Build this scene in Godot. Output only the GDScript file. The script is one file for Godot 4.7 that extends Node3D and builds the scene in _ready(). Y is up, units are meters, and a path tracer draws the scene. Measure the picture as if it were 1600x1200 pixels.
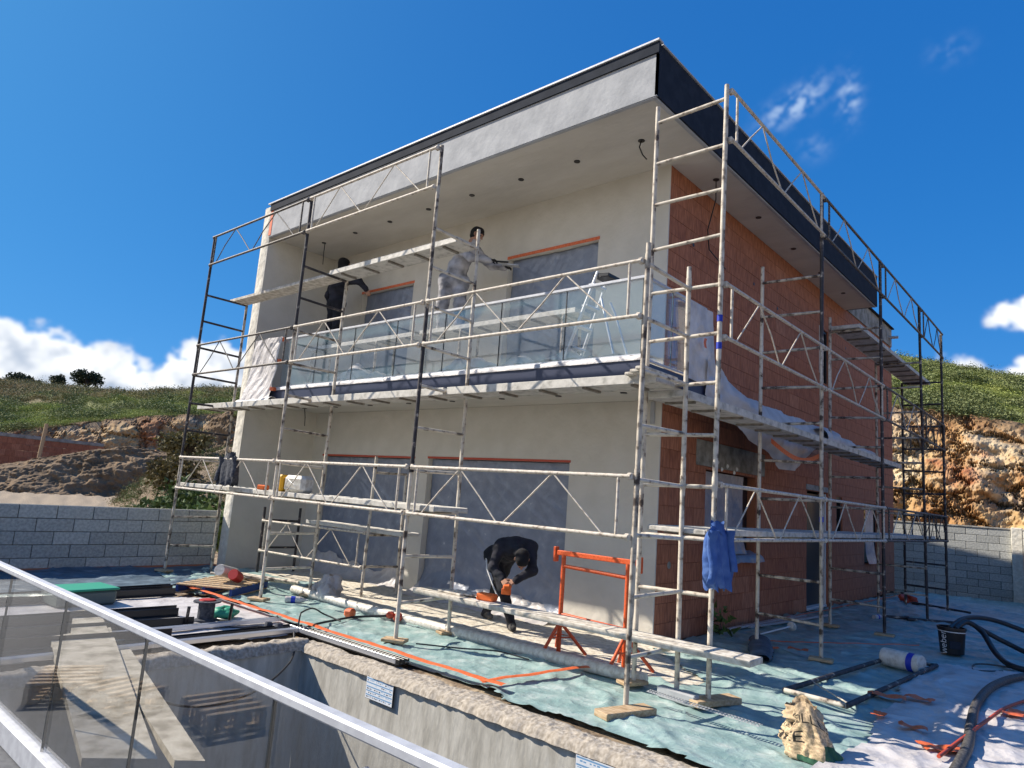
extends Node3D

# ---------- mesh collector ----------
class MB:
	var v := PackedVector3Array()
	var n := PackedVector3Array()
	var c := PackedColorArray()
	var uv := PackedVector2Array()
	var col := Color(1, 1, 1)

	func _p(a: Vector3, na: Vector3, t := Vector2.ZERO) -> void:
		v.append(a); n.append(na); c.append(col); uv.append(t)

	func tri(a: Vector3, b: Vector3, d: Vector3) -> void:
		var nn := (b - a).cross(d - a).normalized()
		_p(a, nn); _p(d, nn); _p(b, nn)

	func quad(a: Vector3, b: Vector3, d: Vector3, e: Vector3) -> void:
		var nn := (d - a).cross(e - b).normalized()
		_p(a, nn, Vector2(0, 1)); _p(d, nn, Vector2(1, 0)); _p(b, nn, Vector2(1, 1))
		_p(a, nn, Vector2(0, 1)); _p(e, nn, Vector2(0, 0)); _p(d, nn, Vector2(1, 0))

	func box(ctr: Vector3, size: Vector3, b := Basis(), ch := 0.0) -> void:
		var h := size * 0.5
		ch = minf(ch, minf(h.x, minf(h.y, h.z)) * 0.8)
		var ax := [b.x, b.y, b.z]
		var hh := [h.x, h.y, h.z]
		for i in 3:
			var j := (i + 1) % 3
			var k := (i + 2) % 3
			for s in [-1.0, 1.0]:
				var o: Vector3 = ctr + ax[i] * (hh[i] * s)
				var p: Vector3 = ax[j] * (hh[j] - ch)
				var q: Vector3 = ax[k] * (hh[k] - ch)
				if s > 0: quad(o - p - q, o + p - q, o + p + q, o - p + q)
				else: quad(o - p - q, o - p + q, o + p + q, o + p - q)
			if ch > 0.0:
				for s in [-1.0, 1.0]:
					for t in [-1.0, 1.0]:
						var e0: Vector3 = ctr + ax[j] * (hh[j] * s) + ax[k] * ((hh[k] - ch) * t)
						var e1: Vector3 = ctr + ax[j] * ((hh[j] - ch) * s) + ax[k] * (hh[k] * t)
						var l: Vector3 = ax[i] * (hh[i] - ch)
						if (e0 - ctr).dot((l).cross(e1 - e0)) > 0: quad(e0 - l, e0 + l, e1 + l, e1 - l)
						else: quad(e0 + l, e0 - l, e1 - l, e1 + l)
		if ch > 0.0:
			for sx in [-1.0, 1.0]:
				for sy in [-1.0, 1.0]:
					for sz in [-1.0, 1.0]:
						var x: Vector3 = b.x * (h.x * sx); var y: Vector3 = b.y * (h.y * sy); var z: Vector3 = b.z * (h.z * sz)
						var cx: Vector3 = b.x * (ch * sx); var cy: Vector3 = b.y * (ch * sy); var cz: Vector3 = b.z * (ch * sz)
						var p0 := ctr + x + y - cy + z - cz
						var p1 := ctr + x - cx + y + z - cz
						var p2 := ctr + x - cx + y - cy + z
						if sx * sy * sz > 0: tri(p0, p1, p2)
						else: tri(p0, p2, p1)

	func tube(pts: Array, r, sides := 8, caps := true) -> void:
		var m := pts.size()
		var rings := []
		var dirs := []
		var t0: Vector3 = (pts[1] - pts[0]).normalized()
		var up := Vector3.UP if absf(t0.y) < 0.9 else Vector3.RIGHT
		var sx: Vector3 = t0.cross(up).normalized()
		for i in m:
			var d: Vector3
			if i == 0: d = pts[1] - pts[0]
			elif i == m - 1: d = pts[m - 1] - pts[m - 2]
			else: d = (pts[i + 1] - pts[i]).normalized() + (pts[i] - pts[i - 1]).normalized()
			d = d.normalized()
			sx = (sx - d * sx.dot(d)).normalized()
			var sy := d.cross(sx)
			var ring := []
			var nr := []
			var rr: float = r[i] if r is Array else r
			for k in sides:
				var a := TAU * k / sides
				var o := sx * cos(a) + sy * sin(a)
				nr.append(o); ring.append(pts[i] + o * rr)
			rings.append(ring); dirs.append(nr)
		for i in m - 1:
			for k in sides:
				var q := (k + 1) % sides
				_p(rings[i][k], dirs[i][k]); _p(rings[i + 1][q], dirs[i + 1][q]); _p(rings[i][q], dirs[i][q])
				_p(rings[i][k], dirs[i][k]); _p(rings[i + 1][k], dirs[i + 1][k]); _p(rings[i + 1][q], dirs[i + 1][q])
		if caps:
			for k in sides:
				var q := (k + 1) % sides
				tri(pts[0], rings[0][q], rings[0][k])
				tri(pts[m - 1], rings[m - 1][k], rings[m - 1][q])

	func lathe(prof: Array, t: Transform3D, sides := 20) -> void:
		for i in prof.size() - 1:
			var a: Vector2 = prof[i]
			var b: Vector2 = prof[i + 1]
			var nn := Vector2(b.y - a.y, a.x - b.x).normalized()
			for k in sides:
				var a0 := TAU * k / sides
				var a1 := TAU * (k + 1) / sides
				var d0 := Vector3(cos(a0), 0, -sin(a0))
				var d1 := Vector3(cos(a1), 0, -sin(a1))
				var p := [t * (d0 * a.x + Vector3.UP * a.y), t * (d1 * a.x + Vector3.UP * a.y), t * (d1 * b.x + Vector3.UP * b.y), t * (d0 * b.x + Vector3.UP * b.y)]
				var n0 := (t.basis * (d0 * nn.x + Vector3.UP * nn.y)).normalized()
				var n1 := (t.basis * (d1 * nn.x + Vector3.UP * nn.y)).normalized()
				var u0 := float(k) / sides; var u1 := float(k + 1) / sides
				var v0 := 1.0 - float(i) / (prof.size() - 1); var v1 := 1.0 - float(i + 1) / (prof.size() - 1)
				_p(p[0], n0, Vector2(u0, v0)); _p(p[2], n1, Vector2(u1, v1)); _p(p[1], n1, Vector2(u1, v0))
				_p(p[0], n0, Vector2(u0, v0)); _p(p[3], n0, Vector2(u0, v1)); _p(p[2], n1, Vector2(u1, v1))

	# f(u, v) -> Vector3, normal = du x dv; optional colour function
	func grid(nx: int, ny: int, f, cf = null, hole = null) -> void:
		var p := PackedVector3Array(); p.resize((nx + 1) * (ny + 1))
		var nr := PackedVector3Array(); nr.resize(p.size())
		var cc := PackedColorArray(); cc.resize(p.size())
		for j in ny + 1:
			for i in nx + 1:
				var q: Vector3 = f.call(float(i) / nx, float(j) / ny)
				p[j * (nx + 1) + i] = q
				cc[j * (nx + 1) + i] = cf.call(float(i) / nx, float(j) / ny, q) if cf != null else col
		for j in ny + 1:
			for i in nx + 1:
				var a := p[j * (nx + 1) + mini(i + 1, nx)] - p[j * (nx + 1) + maxi(i - 1, 0)]
				var b := p[mini(j + 1, ny) * (nx + 1) + i] - p[maxi(j - 1, 0) * (nx + 1) + i]
				nr[j * (nx + 1) + i] = a.cross(b).normalized()
		for j in ny:
			for i in nx:
				var k := [j * (nx + 1) + i, j * (nx + 1) + i + 1, (j + 1) * (nx + 1) + i + 1, (j + 1) * (nx + 1) + i]
				if hole != null and hole.call((p[k[0]] + p[k[2]]) * 0.5): continue
				for t in [0, 2, 1, 0, 3, 2]:
					var uvp := Vector2(float(i + (1 if t == 1 or t == 2 else 0)) / nx, 1.0 - float(j + (1 if t >= 2 else 0)) / ny)
					v.append(p[k[t]]); n.append(nr[k[t]]); c.append(cc[k[t]]); uv.append(uvp)

	func mesh(off := Vector3.ZERO) -> ArrayMesh:
		var a := []
		a.resize(Mesh.ARRAY_MAX)
		if off != Vector3.ZERO:
			for i in v.size(): v[i] -= off
		a[Mesh.ARRAY_VERTEX] = v; a[Mesh.ARRAY_NORMAL] = n; a[Mesh.ARRAY_COLOR] = c; a[Mesh.ARRAY_TEX_UV] = uv
		var m := ArrayMesh.new()
		m.add_surface_from_arrays(Mesh.PRIMITIVE_TRIANGLES, a)
		return m

	func base() -> Vector3:
		var lo := v[0]; var hi := v[0]
		for p in v:
			lo = lo.min(p); hi = hi.max(p)
		return Vector3((lo.x + hi.x) * 0.5, lo.y, (lo.z + hi.z) * 0.5)

# ---------- naming ----------
var used := {}
func numbered(called: String) -> String:
	if not used.has(called):
		used[called] = 0
		return called
	used[called] += 1
	return "%s_%03d" % [called, used[called]]

func tag(o: Node3D, label: String, category: String, group := "") -> Node3D:
	o.set_meta("label", label); o.set_meta("category", category)
	if group: o.set_meta("group", group)
	return o

func thing(called: String, at: Vector3, label: String, category: String, group := "") -> Node3D:
	var o := Node3D.new()
	o.name = numbered(called); o.position = at
	add_child(o)
	return tag(o, label, category, group)

func where(o: Node) -> Vector3:
	var p := Vector3.ZERO
	while o != self and o != null:
		p += o.position
		o = o.get_parent()
	return p

# a mesh built in world coordinates, committed under parent (self: top level, its origin at its base)
func obj(called: String, m: MB, material: Material, parent: Node = self) -> MeshInstance3D:
	var o := MeshInstance3D.new()
	var off := m.base() if parent == self else where(parent)
	o.mesh = m.mesh(off)
	o.material_override = material
	if parent == self:
		o.name = numbered(called); o.position = off
		add_child(o)
	else:
		o.name = called
		parent.add_child(o, true)
	return o

func struct(called: String, m: MB, material: Material, parent: Node = self) -> MeshInstance3D:
	var o := obj(called, m, material, parent)
	if parent == self: o.set_meta("kind", "structure")
	return o

func one(called: String, m: MB, material: Material, label: String, category: String, group := "") -> MeshInstance3D:
	var o := obj(called, m, material)
	tag(o, label, category, group)
	return o

# ---------- materials ----------
func lin(r: float, g: float, b: float) -> Color:
	return Color(r, g, b).linear_to_srgb()

func tex(sd: int, freq: float, cols: Array, offs: Array, kind := FastNoiseLite.TYPE_SIMPLEX_SMOOTH, oct := 5, size := 512) -> NoiseTexture2D:
	var f := FastNoiseLite.new()
	f.seed = sd; f.frequency = freq; f.noise_type = kind; f.fractal_octaves = oct
	f.fractal_gain = 0.55
	var t := NoiseTexture2D.new()
	t.width = size; t.height = size; t.seamless = true; t.noise = f
	var g := Gradient.new()
	g.offsets = PackedFloat32Array(offs)
	var cc := PackedColorArray()
	for k in cols: cc.append(lin(k[0], k[1], k[2]))
	g.colors = cc
	t.color_ramp = g
	return t

func bump(sd: int, freq: float, strength: float, kind := FastNoiseLite.TYPE_SIMPLEX_SMOOTH, oct := 5, size := 512, ridged := false) -> NoiseTexture2D:
	var f := FastNoiseLite.new()
	f.seed = sd; f.frequency = freq; f.noise_type = kind; f.fractal_octaves = oct
	if ridged:
		f.fractal_type = FastNoiseLite.FRACTAL_RIDGED; f.domain_warp_enabled = true; f.domain_warp_amplitude = 40.0; f.domain_warp_frequency = 0.004
	var t := NoiseTexture2D.new()
	t.width = size; t.height = size; t.seamless = true; t.noise = f
	t.as_normal_map = true; t.bump_strength = strength
	return t

func mat(rough: float, c, tile := 1.0, nrm: Texture2D = null, nscale := 1.0, stretch := Vector3.ONE) -> StandardMaterial3D:
	var m := StandardMaterial3D.new()
	m.roughness = rough
	if c is Texture2D: m.albedo_texture = c
	else: m.albedo_color = c
	if c is Texture2D or nrm:
		m.uv1_triplanar = true; m.uv1_world_triplanar = true
		m.uv1_scale = stretch / tile
	if nrm:
		m.normal_enabled = true; m.normal_texture = nrm; m.normal_scale = nscale
	return m

var M := {}
var rng := RandomNumberGenerator.new()
var noi := FastNoiseLite.new()

func make_materials() -> void:
	var n_fine := bump(3, 0.04, 1.6)
	var n_rough := bump(4, 0.025, 5.0)
	var n_lump := bump(5, 0.010, 5.0)
	var n_crease := bump(6, 0.0055, 9.0, FastNoiseLite.TYPE_SIMPLEX_SMOOTH, 4, 1024, true)
	M.n_lump = n_lump
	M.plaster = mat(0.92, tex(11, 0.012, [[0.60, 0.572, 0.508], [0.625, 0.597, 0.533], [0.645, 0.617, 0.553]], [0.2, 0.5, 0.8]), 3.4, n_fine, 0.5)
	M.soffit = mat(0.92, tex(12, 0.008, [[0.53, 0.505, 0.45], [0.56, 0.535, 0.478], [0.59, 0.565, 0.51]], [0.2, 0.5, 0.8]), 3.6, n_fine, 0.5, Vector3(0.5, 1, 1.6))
	M.plaster_edge = mat(0.95, tex(13, 0.02, [[0.62, 0.59, 0.51], [0.74, 0.71, 0.63]], [0.3, 0.7]), 1.4, n_lump, 1.2)
	M.fascia = mat(0.9, tex(14, 0.012, [[0.335, 0.35, 0.37], [0.375, 0.39, 0.41], [0.415, 0.43, 0.45]], [0.25, 0.5, 0.8]), 3.0, n_fine, 0.4)
	M.dark = mat(0.85, tex(15, 0.01, [[0.021, 0.027, 0.040], [0.028, 0.035, 0.050]], [0.3, 0.7]), 1.5)
	M.dark.metallic_specular = 0.25
	M.navy = mat(0.4, lin(0.022, 0.032, 0.075))
	M.concrete = mat(0.95, tex(16, 0.012, [[0.20, 0.19, 0.165], [0.29, 0.28, 0.25], [0.38, 0.365, 0.33]], [0.25, 0.5, 0.8]), 1.8, n_fine, 0.8)
	M.pitwall = mat(0.93, tex(17, 0.012, [[0.40, 0.385, 0.34], [0.50, 0.485, 0.435], [0.57, 0.555, 0.50]], [0.2, 0.5, 0.82]), 2.2, n_fine, 0.5, Vector3(2.0, 0.4, 2.0))
	M.rubble = mat(1.0, tex(18, 0.035, [[0.24, 0.205, 0.16], [0.38, 0.335, 0.275], [0.52, 0.47, 0.40]], [0.2, 0.5, 0.8]), 0.8, n_fine, 1.2)
	M.screed = mat(0.95, tex(19, 0.02, [[0.46, 0.42, 0.34], [0.60, 0.55, 0.46], [0.70, 0.66, 0.57]], [0.2, 0.5, 0.78]), 1.2, n_rough, 0.7)
	M.earth = mat(1.0, tex(20, 0.012, [[0.14, 0.10, 0.065], [0.24, 0.18, 0.12], [0.36, 0.29, 0.20]], [0.25, 0.5, 0.8]), 3.0, n_rough, 1.5)
	M.terrace = mat(0.8, tex(56, 0.02, [[0.07, 0.075, 0.085], [0.10, 0.105, 0.115]], [0.3, 0.7]), 0.8)
	M.gravel = mat(1.0, tex(57, 0.05, [[0.16, 0.12, 0.08], [0.29, 0.23, 0.165], [0.42, 0.36, 0.28]], [0.2, 0.5, 0.8]), 0.8, n_rough, 1.0)
	M.crate = mat(0.6, lin(0.10, 0.13, 0.12))
	M.mortar = mat(0.98, lin(0.37, 0.138, 0.074))
	M.grey_mortar = mat(0.98, tex(55, 0.03, [[0.12, 0.12, 0.11], [0.2, 0.2, 0.185]], [0.3, 0.7]), 0.8)
	var bt := [[0.375, 0.140, 0.074], [0.40, 0.152, 0.082], [0.35, 0.128, 0.070], [0.43, 0.175, 0.098]]
	M.brick = []
	for i in 4:
		var k: Array = bt[i]
		M.brick.append(mat(0.9, tex(21 + i, 0.02, [[k[0] * 0.72, k[1] * 0.72, k[2] * 0.75], k, [k[0] * 1.28, k[1] * 1.35, k[2] * 1.4]], [0.2, 0.5, 0.85]), 1.1, n_fine, 0.6, Vector3(1, 0.35, 2.2)))
	M.block = []
	for i in 4:
		var g: float = [0.42, 0.45, 0.39, 0.48][i]
		M.block.append(mat(0.97, tex(26 + i, 0.03, [[g * 0.8, g * 0.8, g * 0.77], [g * 0.97, g, g * 0.93], [g * 1.16, g * 1.15, g * 1.09]], [0.2, 0.5, 0.8]), 0.9, n_rough, 0.5))
	# chipped scaffold paint: splashed whitewash over dark rusty steel
	var wh := [0.56, 0.50, 0.41]; var wd := [0.36, 0.31, 0.25]; var ru := [0.05, 0.035, 0.028]
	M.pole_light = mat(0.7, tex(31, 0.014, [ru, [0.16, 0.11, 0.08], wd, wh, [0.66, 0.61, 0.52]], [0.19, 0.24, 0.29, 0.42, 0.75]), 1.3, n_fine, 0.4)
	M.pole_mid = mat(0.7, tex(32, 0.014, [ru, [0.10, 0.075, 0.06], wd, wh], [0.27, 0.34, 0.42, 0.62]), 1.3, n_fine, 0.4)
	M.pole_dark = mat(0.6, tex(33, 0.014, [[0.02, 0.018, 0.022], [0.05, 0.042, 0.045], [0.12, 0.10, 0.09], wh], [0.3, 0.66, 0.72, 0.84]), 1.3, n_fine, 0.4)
	M.rod = mat(0.65, tex(34, 0.03, [[0.14, 0.10, 0.08], wd, wh, [0.62, 0.57, 0.5]], [0.15, 0.24, 0.42, 0.7]), 1.2)
	M.rod_dark = mat(0.6, tex(35, 0.03, [[0.03, 0.028, 0.03], [0.09, 0.08, 0.075], wd], [0.3, 0.55, 0.75]), 0.5)
	M.deck = mat(0.55, tex(36, 0.02, [[0.30, 0.29, 0.26], [0.50, 0.485, 0.44], [0.60, 0.58, 0.53]], [0.15, 0.42, 0.75]), 1.6, n_fine, 0.5)
	M.deck_under = mat(0.6, tex(37, 0.02, [[0.16, 0.145, 0.12], [0.25, 0.23, 0.2]], [0.3, 0.7]), 0.9)
	M.board = mat(0.9, tex(38, 0.02, [[0.40, 0.36, 0.30], [0.55, 0.51, 0.44], [0.66, 0.62, 0.55]], [0.22, 0.5, 0.8]), 1.2, n_fine, 0.9)
	M.wood = mat(0.85, tex(39, 0.02, [[0.30, 0.19, 0.10], [0.44, 0.31, 0.18], [0.54, 0.41, 0.27]], [0.2, 0.5, 0.8]), 0.7, n_fine, 0.6, Vector3(0.5, 2, 2))
	M.wood_blue = mat(0.7, lin(0.012, 0.045, 0.20))
	M.stained = mat(0.9, tex(40, 0.008, [[0.27, 0.24, 0.18], [0.44, 0.40, 0.32], [0.55, 0.51, 0.42]], [0.2, 0.5, 0.8]), 1.1, n_fine, 0.7)
	M.alu = mat(0.35, lin(0.62, 0.64, 0.68)); M.alu.metallic = 0.75
	M.alu_rail = mat(0.6, tex(41, 0.02, [[0.44, 0.46, 0.50], [0.52, 0.54, 0.58]], [0.3, 0.7]), 1.0); M.alu_rail.metallic = 0.2
	M.galv = mat(0.4, tex(42, 0.04, [[0.42, 0.43, 0.45], [0.62, 0.63, 0.66]], [0.3, 0.7]), 0.4); M.galv.metallic = 0.5
	M.profile = mat(0.35, lin(0.012, 0.014, 0.018))
	M.teal = mat(0.42, tex(43, 0.010, [[0.215, 0.335, 0.33], [0.275, 0.395, 0.385], [0.33, 0.445, 0.43], [0.50, 0.57, 0.55]], [0.2, 0.45, 0.66, 0.90], FastNoiseLite.TYPE_SIMPLEX_SMOOTH, 6, 1024), 3.2, n_crease, 0.8)
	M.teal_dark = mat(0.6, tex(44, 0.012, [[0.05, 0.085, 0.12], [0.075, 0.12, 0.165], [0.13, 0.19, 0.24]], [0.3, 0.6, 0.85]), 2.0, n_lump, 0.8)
	M.white_sheet = mat(0.5, tex(45, 0.012, [[0.46, 0.44, 0.44], [0.55, 0.53, 0.53], [0.63, 0.61, 0.61]], [0.2, 0.5, 0.8]), 2.2, n_crease, 0.7)
	M.white_sheet.backlight_enabled = true; M.white_sheet.backlight = Color(0.3, 0.3, 0.3)
	M.film = mat(0.28, tex(46, 0.012, [[0.185, 0.215, 0.285], [0.215, 0.248, 0.322], [0.26, 0.295, 0.37], [0.55, 0.57, 0.61]], [0.25, 0.6, 0.86, 0.98]), 1.8, n_crease, 0.4)
	M.tape = mat(0.5, tex(47, 0.02, [[0.62, 0.115, 0.03], [0.74, 0.17, 0.06]], [0.3, 0.7]), 0.5)
	M.tape_red = mat(0.5, lin(0.46, 0.065, 0.03))
	M.orange = mat(0.45, tex(48, 0.03, [[0.36, 0.05, 0.012], [0.68, 0.095, 0.02], [0.74, 0.14, 0.04]], [0.12, 0.34, 0.8]), 0.5)
	M.sponge = mat(0.8, lin(0.78, 0.16, 0.03))
	M.rubber = mat(0.5, tex(49, 0.03, [[0.014, 0.014, 0.016], [0.03, 0.03, 0.034]], [0.3, 0.7]), 0.4)
	M.hose = mat(0.6, tex(50, 0.03, [[0.04, 0.038, 0.036], [0.09, 0.085, 0.08], [0.2, 0.19, 0.175]], [0.3, 0.6, 0.85]), 0.5)
	M.white_plastic = mat(0.4, lin(0.74, 0.74, 0.73))
	M.black_plastic = mat(0.35, lin(0.012, 0.012, 0.013))
	M.pvc = mat(0.4, tex(51, 0.02, [[0.50, 0.47, 0.41], [0.70, 0.68, 0.62]], [0.25, 0.6]), 0.8)
	M.glass = StandardMaterial3D.new()
	M.glass.transparency = BaseMaterial3D.TRANSPARENCY_ALPHA
	M.glass.albedo_color = Color(0.45, 0.62, 0.68, 0.14); M.glass.roughness = 0.02; M.glass.metallic_specular = 1.0
	M.glass_front = M.glass.duplicate()
	M.glass_front.albedo_color = Color(0.05, 0.085, 0.075, 0.12); M.glass_front.metallic_specular = 0.7
	M.joint = mat(0.5, lin(0.02, 0.025, 0.028))
	M.window_glass = mat(0.06, lin(0.01, 0.012, 0.015))
	M.interior = mat(0.9, lin(0.05, 0.045, 0.04))
	M.cloth_blue = mat(0.95, tex(52, 0.008, [[0.03, 0.08, 0.27], [0.045, 0.11, 0.33], [0.10, 0.18, 0.40]], [0.2, 0.5, 0.9]), 0.8, n_crease, 0.8)
	M.cloth_grey = mat(0.95, tex(53, 0.03, [[0.025, 0.03, 0.042], [0.05, 0.055, 0.07], [0.10, 0.105, 0.12]], [0.2, 0.5, 0.85]), 0.8, n_crease, 0.8)
	M.paper = mat(0.9, tex(54, 0.02, [[0.36, 0.25, 0.145], [0.48, 0.35, 0.215], [0.56, 0.43, 0.29]], [0.2, 0.5, 0.8]), 0.5, n_lump, 1.0)
	M.yellow = mat(0.5, lin(0.72, 0.38, 0.015))
	M.red = mat(0.5, lin(0.42, 0.02, 0.015))
	M.green = mat(0.5, lin(0.03, 0.30, 0.18))
	M.bluetape = mat(0.5, lin(0.01, 0.035, 0.42))
	M.vcol = StandardMaterial3D.new()
	M.vcol.vertex_color_use_as_albedo = true; M.vcol.roughness = 0.95
	M.vcol_n = mat(0.98, Color(1, 1, 1), 1.2, n_rough, 1.4); M.vcol_n.vertex_color_use_as_albedo = true
	M.leaf = StandardMaterial3D.new()
	M.leaf.vertex_color_use_as_albedo = true; M.leaf.roughness = 0.8
	M.leaf.backlight_enabled = true; M.leaf.backlight = Color(0.25, 0.3, 0.12)
	M.bark = mat(0.95, lin(0.07, 0.05, 0.035))

# ---------- sky ----------
func smooth(a: float, b: float, x: float) -> float:
	var t := clampf((x - a) / (b - a), 0, 1)
	return t * t * (3 - 2 * t)

func make_sky(sun: Vector3) -> PanoramaSkyMaterial:
	var w := 2048; var h := 1024
	var f := FastNoiseLite.new(); f.seed = 7; f.frequency = 1.0; f.fractal_octaves = 6; f.fractal_gain = 0.52
	var g := FastNoiseLite.new(); g.seed = 19; g.frequency = 1.0; g.fractal_octaves = 5; g.fractal_gain = 0.6
	var data := PackedFloat32Array(); data.resize(w * h * 3)
	for j in h:
		var el := PI * (0.5 - (j + 0.5) / h)
		var s := sin(el)
		for i in w:
			var k := (j * w + i) * 3
			if el < 0:
				data[k] = 0.20; data[k + 1] = 0.21; data[k + 2] = 0.20
				continue
			var az := wrapf(TAU * (i + 0.5) / w, -PI, PI)
			var d := Vector3(sin(az) * cos(el), s, -cos(az) * cos(el))
			var col := Vector3(0.0085, 0.094, 0.345).lerp(Vector3(0.030, 0.225, 0.59), pow(1.0 - s, 2.2))
			col = col.lerp(Vector3(0.15, 0.36, 0.66), pow(1.0 - s, 8.0) * 0.8)
			var ca := clampf(d.dot(sun), -1, 1)
			var ang := rad_to_deg(acos(ca))
			col += Vector3(0.075, 0.185, 0.20) * exp(-pow(ang / 36.0, 1.7)) + Vector3(0.9, 0.88, 0.8) * exp(-pow(ang / 6.0, 1.6))
			var eld := rad_to_deg(el)
			var azd := rad_to_deg(az)
			if eld < 40.0:
				# cumulus banks: an outline of tops round the horizon, taller behind the viewer
				var back := smooth(0.1, 0.9, d.z)
				var big := f.get_noise_3d(d.x * 1.6, 3.0, d.z * 1.6)
				var top := 5.0 + 9.0 * big + 25.0 * back * (0.75 + 0.9 * f.get_noise_3d(d.x * 2.6, 9.0, d.z * 2.6))
				top = lerpf(top, lut(azd, [-95.0, -84.0, -79.0, -75.0, -71.0, -69.3, -68.4, -66.8, -64.0, -60.0, -50.0], [5.0, 9.0, 9.4, 8.8, 8.1, 7.2, 8.8, 10.4, 10.2, 8.5, 5.0]), smooth(-110, -90, azd) * smooth(-40, -52, azd))
				top = lerpf(top, lut(azd, [-20.0, -11.0, -9.4, -7.9, -6.4, -5.2, -3.8, 0.0, 8.0], [6.0, 9.5, 12.4, 12.1, 10.6, 11.6, 12.8, 13.0, 10.0]), smooth(-26, -14, azd) * smooth(22, 8, azd))
				var n1 := f.get_noise_3d(d.x * 11.0, d.y * 13.0, d.z * 11.0)
				var n2 := f.get_noise_3d(d.x * 30.0 + 5.0, d.y * 34.0, d.z * 30.0)
				var dens := (top - eld) * 0.62 + n1 * (0.9 + 4.5 * back) + n2 * 0.9
				var e1 := pow((azd + 2.2) / 4.3, 2.0) + pow((eld - 14.6) / 1.5, 2.0)
				dens = maxf(dens, 1.5 * (1.0 - e1) + n1 * 0.7 + n2 * 0.8)
				var a := smooth(0.0, 0.5, dens)
				if a > 0.0:
					var depth := smooth(0.5, 5.5, top - eld + n1 * 2.0)
					var shade := clampf(depth * (0.8 - 0.72 * back) + n2 * 0.8 + n1 * 0.45, 0, 1)
					col = col.lerp(Vector3(0.84, 0.85, 0.86).lerp(Vector3(0.32, 0.385, 0.49), shade), a * 0.97)
			# torn wisps high up
			if eld > 24.0 and eld < 36.0 and azd > -27.0 and azd < 0.0:
				var wu := (azd + 19.2) * 0.91 + (eld - 30.7) * 0.41
				var wv := -(azd + 19.2) * 0.41 + (eld - 30.7) * 0.91
				var wm := exp(-pow(wu / 2.3, 2.0) - pow(wv / 0.85, 2.0)) + 0.9 * exp(-pow((azd + 15.1) / 0.75, 2.0) - pow((eld - 30.6) / 1.3, 2.0)) + 0.25 * exp(-pow((azd + 17.6) / 1.0, 2.0) - pow((eld - 27.6) / 0.8, 2.0)) + 0.25 * exp(-pow((azd + 8.0) / 1.2, 2.0) - pow((eld - 32.3) / 0.7, 2.0))
				var wn := g.get_noise_3d(wu * 0.5, wv * 0.95, 3.0) + 0.5 * g.get_noise_3d(wu * 1.3 + wv, wv * 2.4, 9.0)
				col = col.lerp(Vector3(0.46, 0.58, 0.74), clampf(wm * smooth(-0.30, 0.5, wn) * 0.85, 0, 0.62))
			col *= 0.88
			data[k] = col.x; data[k + 1] = col.y; data[k + 2] = col.z
	var img := Image.create_from_data(w, h, false, Image.FORMAT_RGBF, data.to_byte_array())
	var m := PanoramaSkyMaterial.new()
	m.panorama = ImageTexture.create_from_image(img)
	return m

# ---------- ground, pit, terrain ----------
const CAM := Vector3(4.517, 1.7234, 8.100)

func polar(az_deg: float, r: float, y: float) -> Vector3:
	var a := deg_to_rad(az_deg)
	return Vector3(CAM.x - sin(a) * r, y, CAM.z - cos(a) * r)

func lut(x: float, xs: Array, ys: Array) -> float:
	if x <= xs[0]: return ys[0]
	for i in xs.size() - 1:
		if x <= xs[i + 1]: return lerpf(ys[i], ys[i + 1], (x - xs[i]) / (xs[i + 1] - xs[i]))
	return ys[-1]

const AZ := [-60.0, -20.0, 0.0, 4.5, 8.0, 12.0, 20.0, 45.0, 60.0, 64.5, 68.2, 70.5, 72.4, 74.6, 77.6, 90.0, 130.0, 200.0, 300.0]
const EL_RIDGE := [6.0, 8.0, 9.5, 9.9, 10.8, 11.76, 12.5, 9.0, 6.6, 6.3, 5.65, 5.2, 5.15, 5.1, 5.05, 4.0, 3.0, 2.5, 6.0]
const EL_CUT := [5.0, 6.0, 6.6, 6.9, 7.6, 8.3, 8.4, 6.0, 4.5, 4.4, 3.86, 3.46, 3.0, 2.4, 1.6, 0.5, 0.0, -0.5, 5.0]
const R_CUT := [29.0, 29.0, 29.0, 29.0, 29.0, 29.0, 30.0, 40.0, 50.0, 52.0, 52.0, 52.0, 52.0, 52.0, 52.0, 52.0, 52.0, 52.0, 29.0]
const R_RIDGE := [90.0, 90.0, 90.0, 90.0, 90.0, 90.0, 95.0, 120.0, 135.0, 140.0, 140.0, 140.0, 140.0, 140.0, 140.0, 160.0, 160.0, 160.0, 90.0]

func terrain_y(az: float, r: float) -> float:
	var rc := lut(az, AZ, R_CUT); var rr := lut(az, AZ, R_RIDGE)
	var yc := CAM.y + rc * tan(deg_to_rad(lut(az, AZ, EL_CUT)))
	var yr := CAM.y + rr * tan(deg_to_rad(lut(az, AZ, EL_RIDGE)))
	var p := polar(az, r, 0)
	var wob := noi.get_noise_2d(p.x * 2.2, p.z * 2.2)
	if r < rc - 3.0: return lerpf(-0.25, -0.1, smooth(18, 30, r))
	if r < rc: return lerpf(-0.1, yc, (r - rc + 3.0) / 3.0)
	if r < rr:
		var t := (r - rc) / (rr - rc)
		return lerpf(yc, yr, pow(t, 0.85)) + wob * 1.1 * smooth(0.0, 0.2, t) * (1.0 - 0.6 * t)
	return yr - (r - rr) * 0.12 + wob * 0.5

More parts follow.
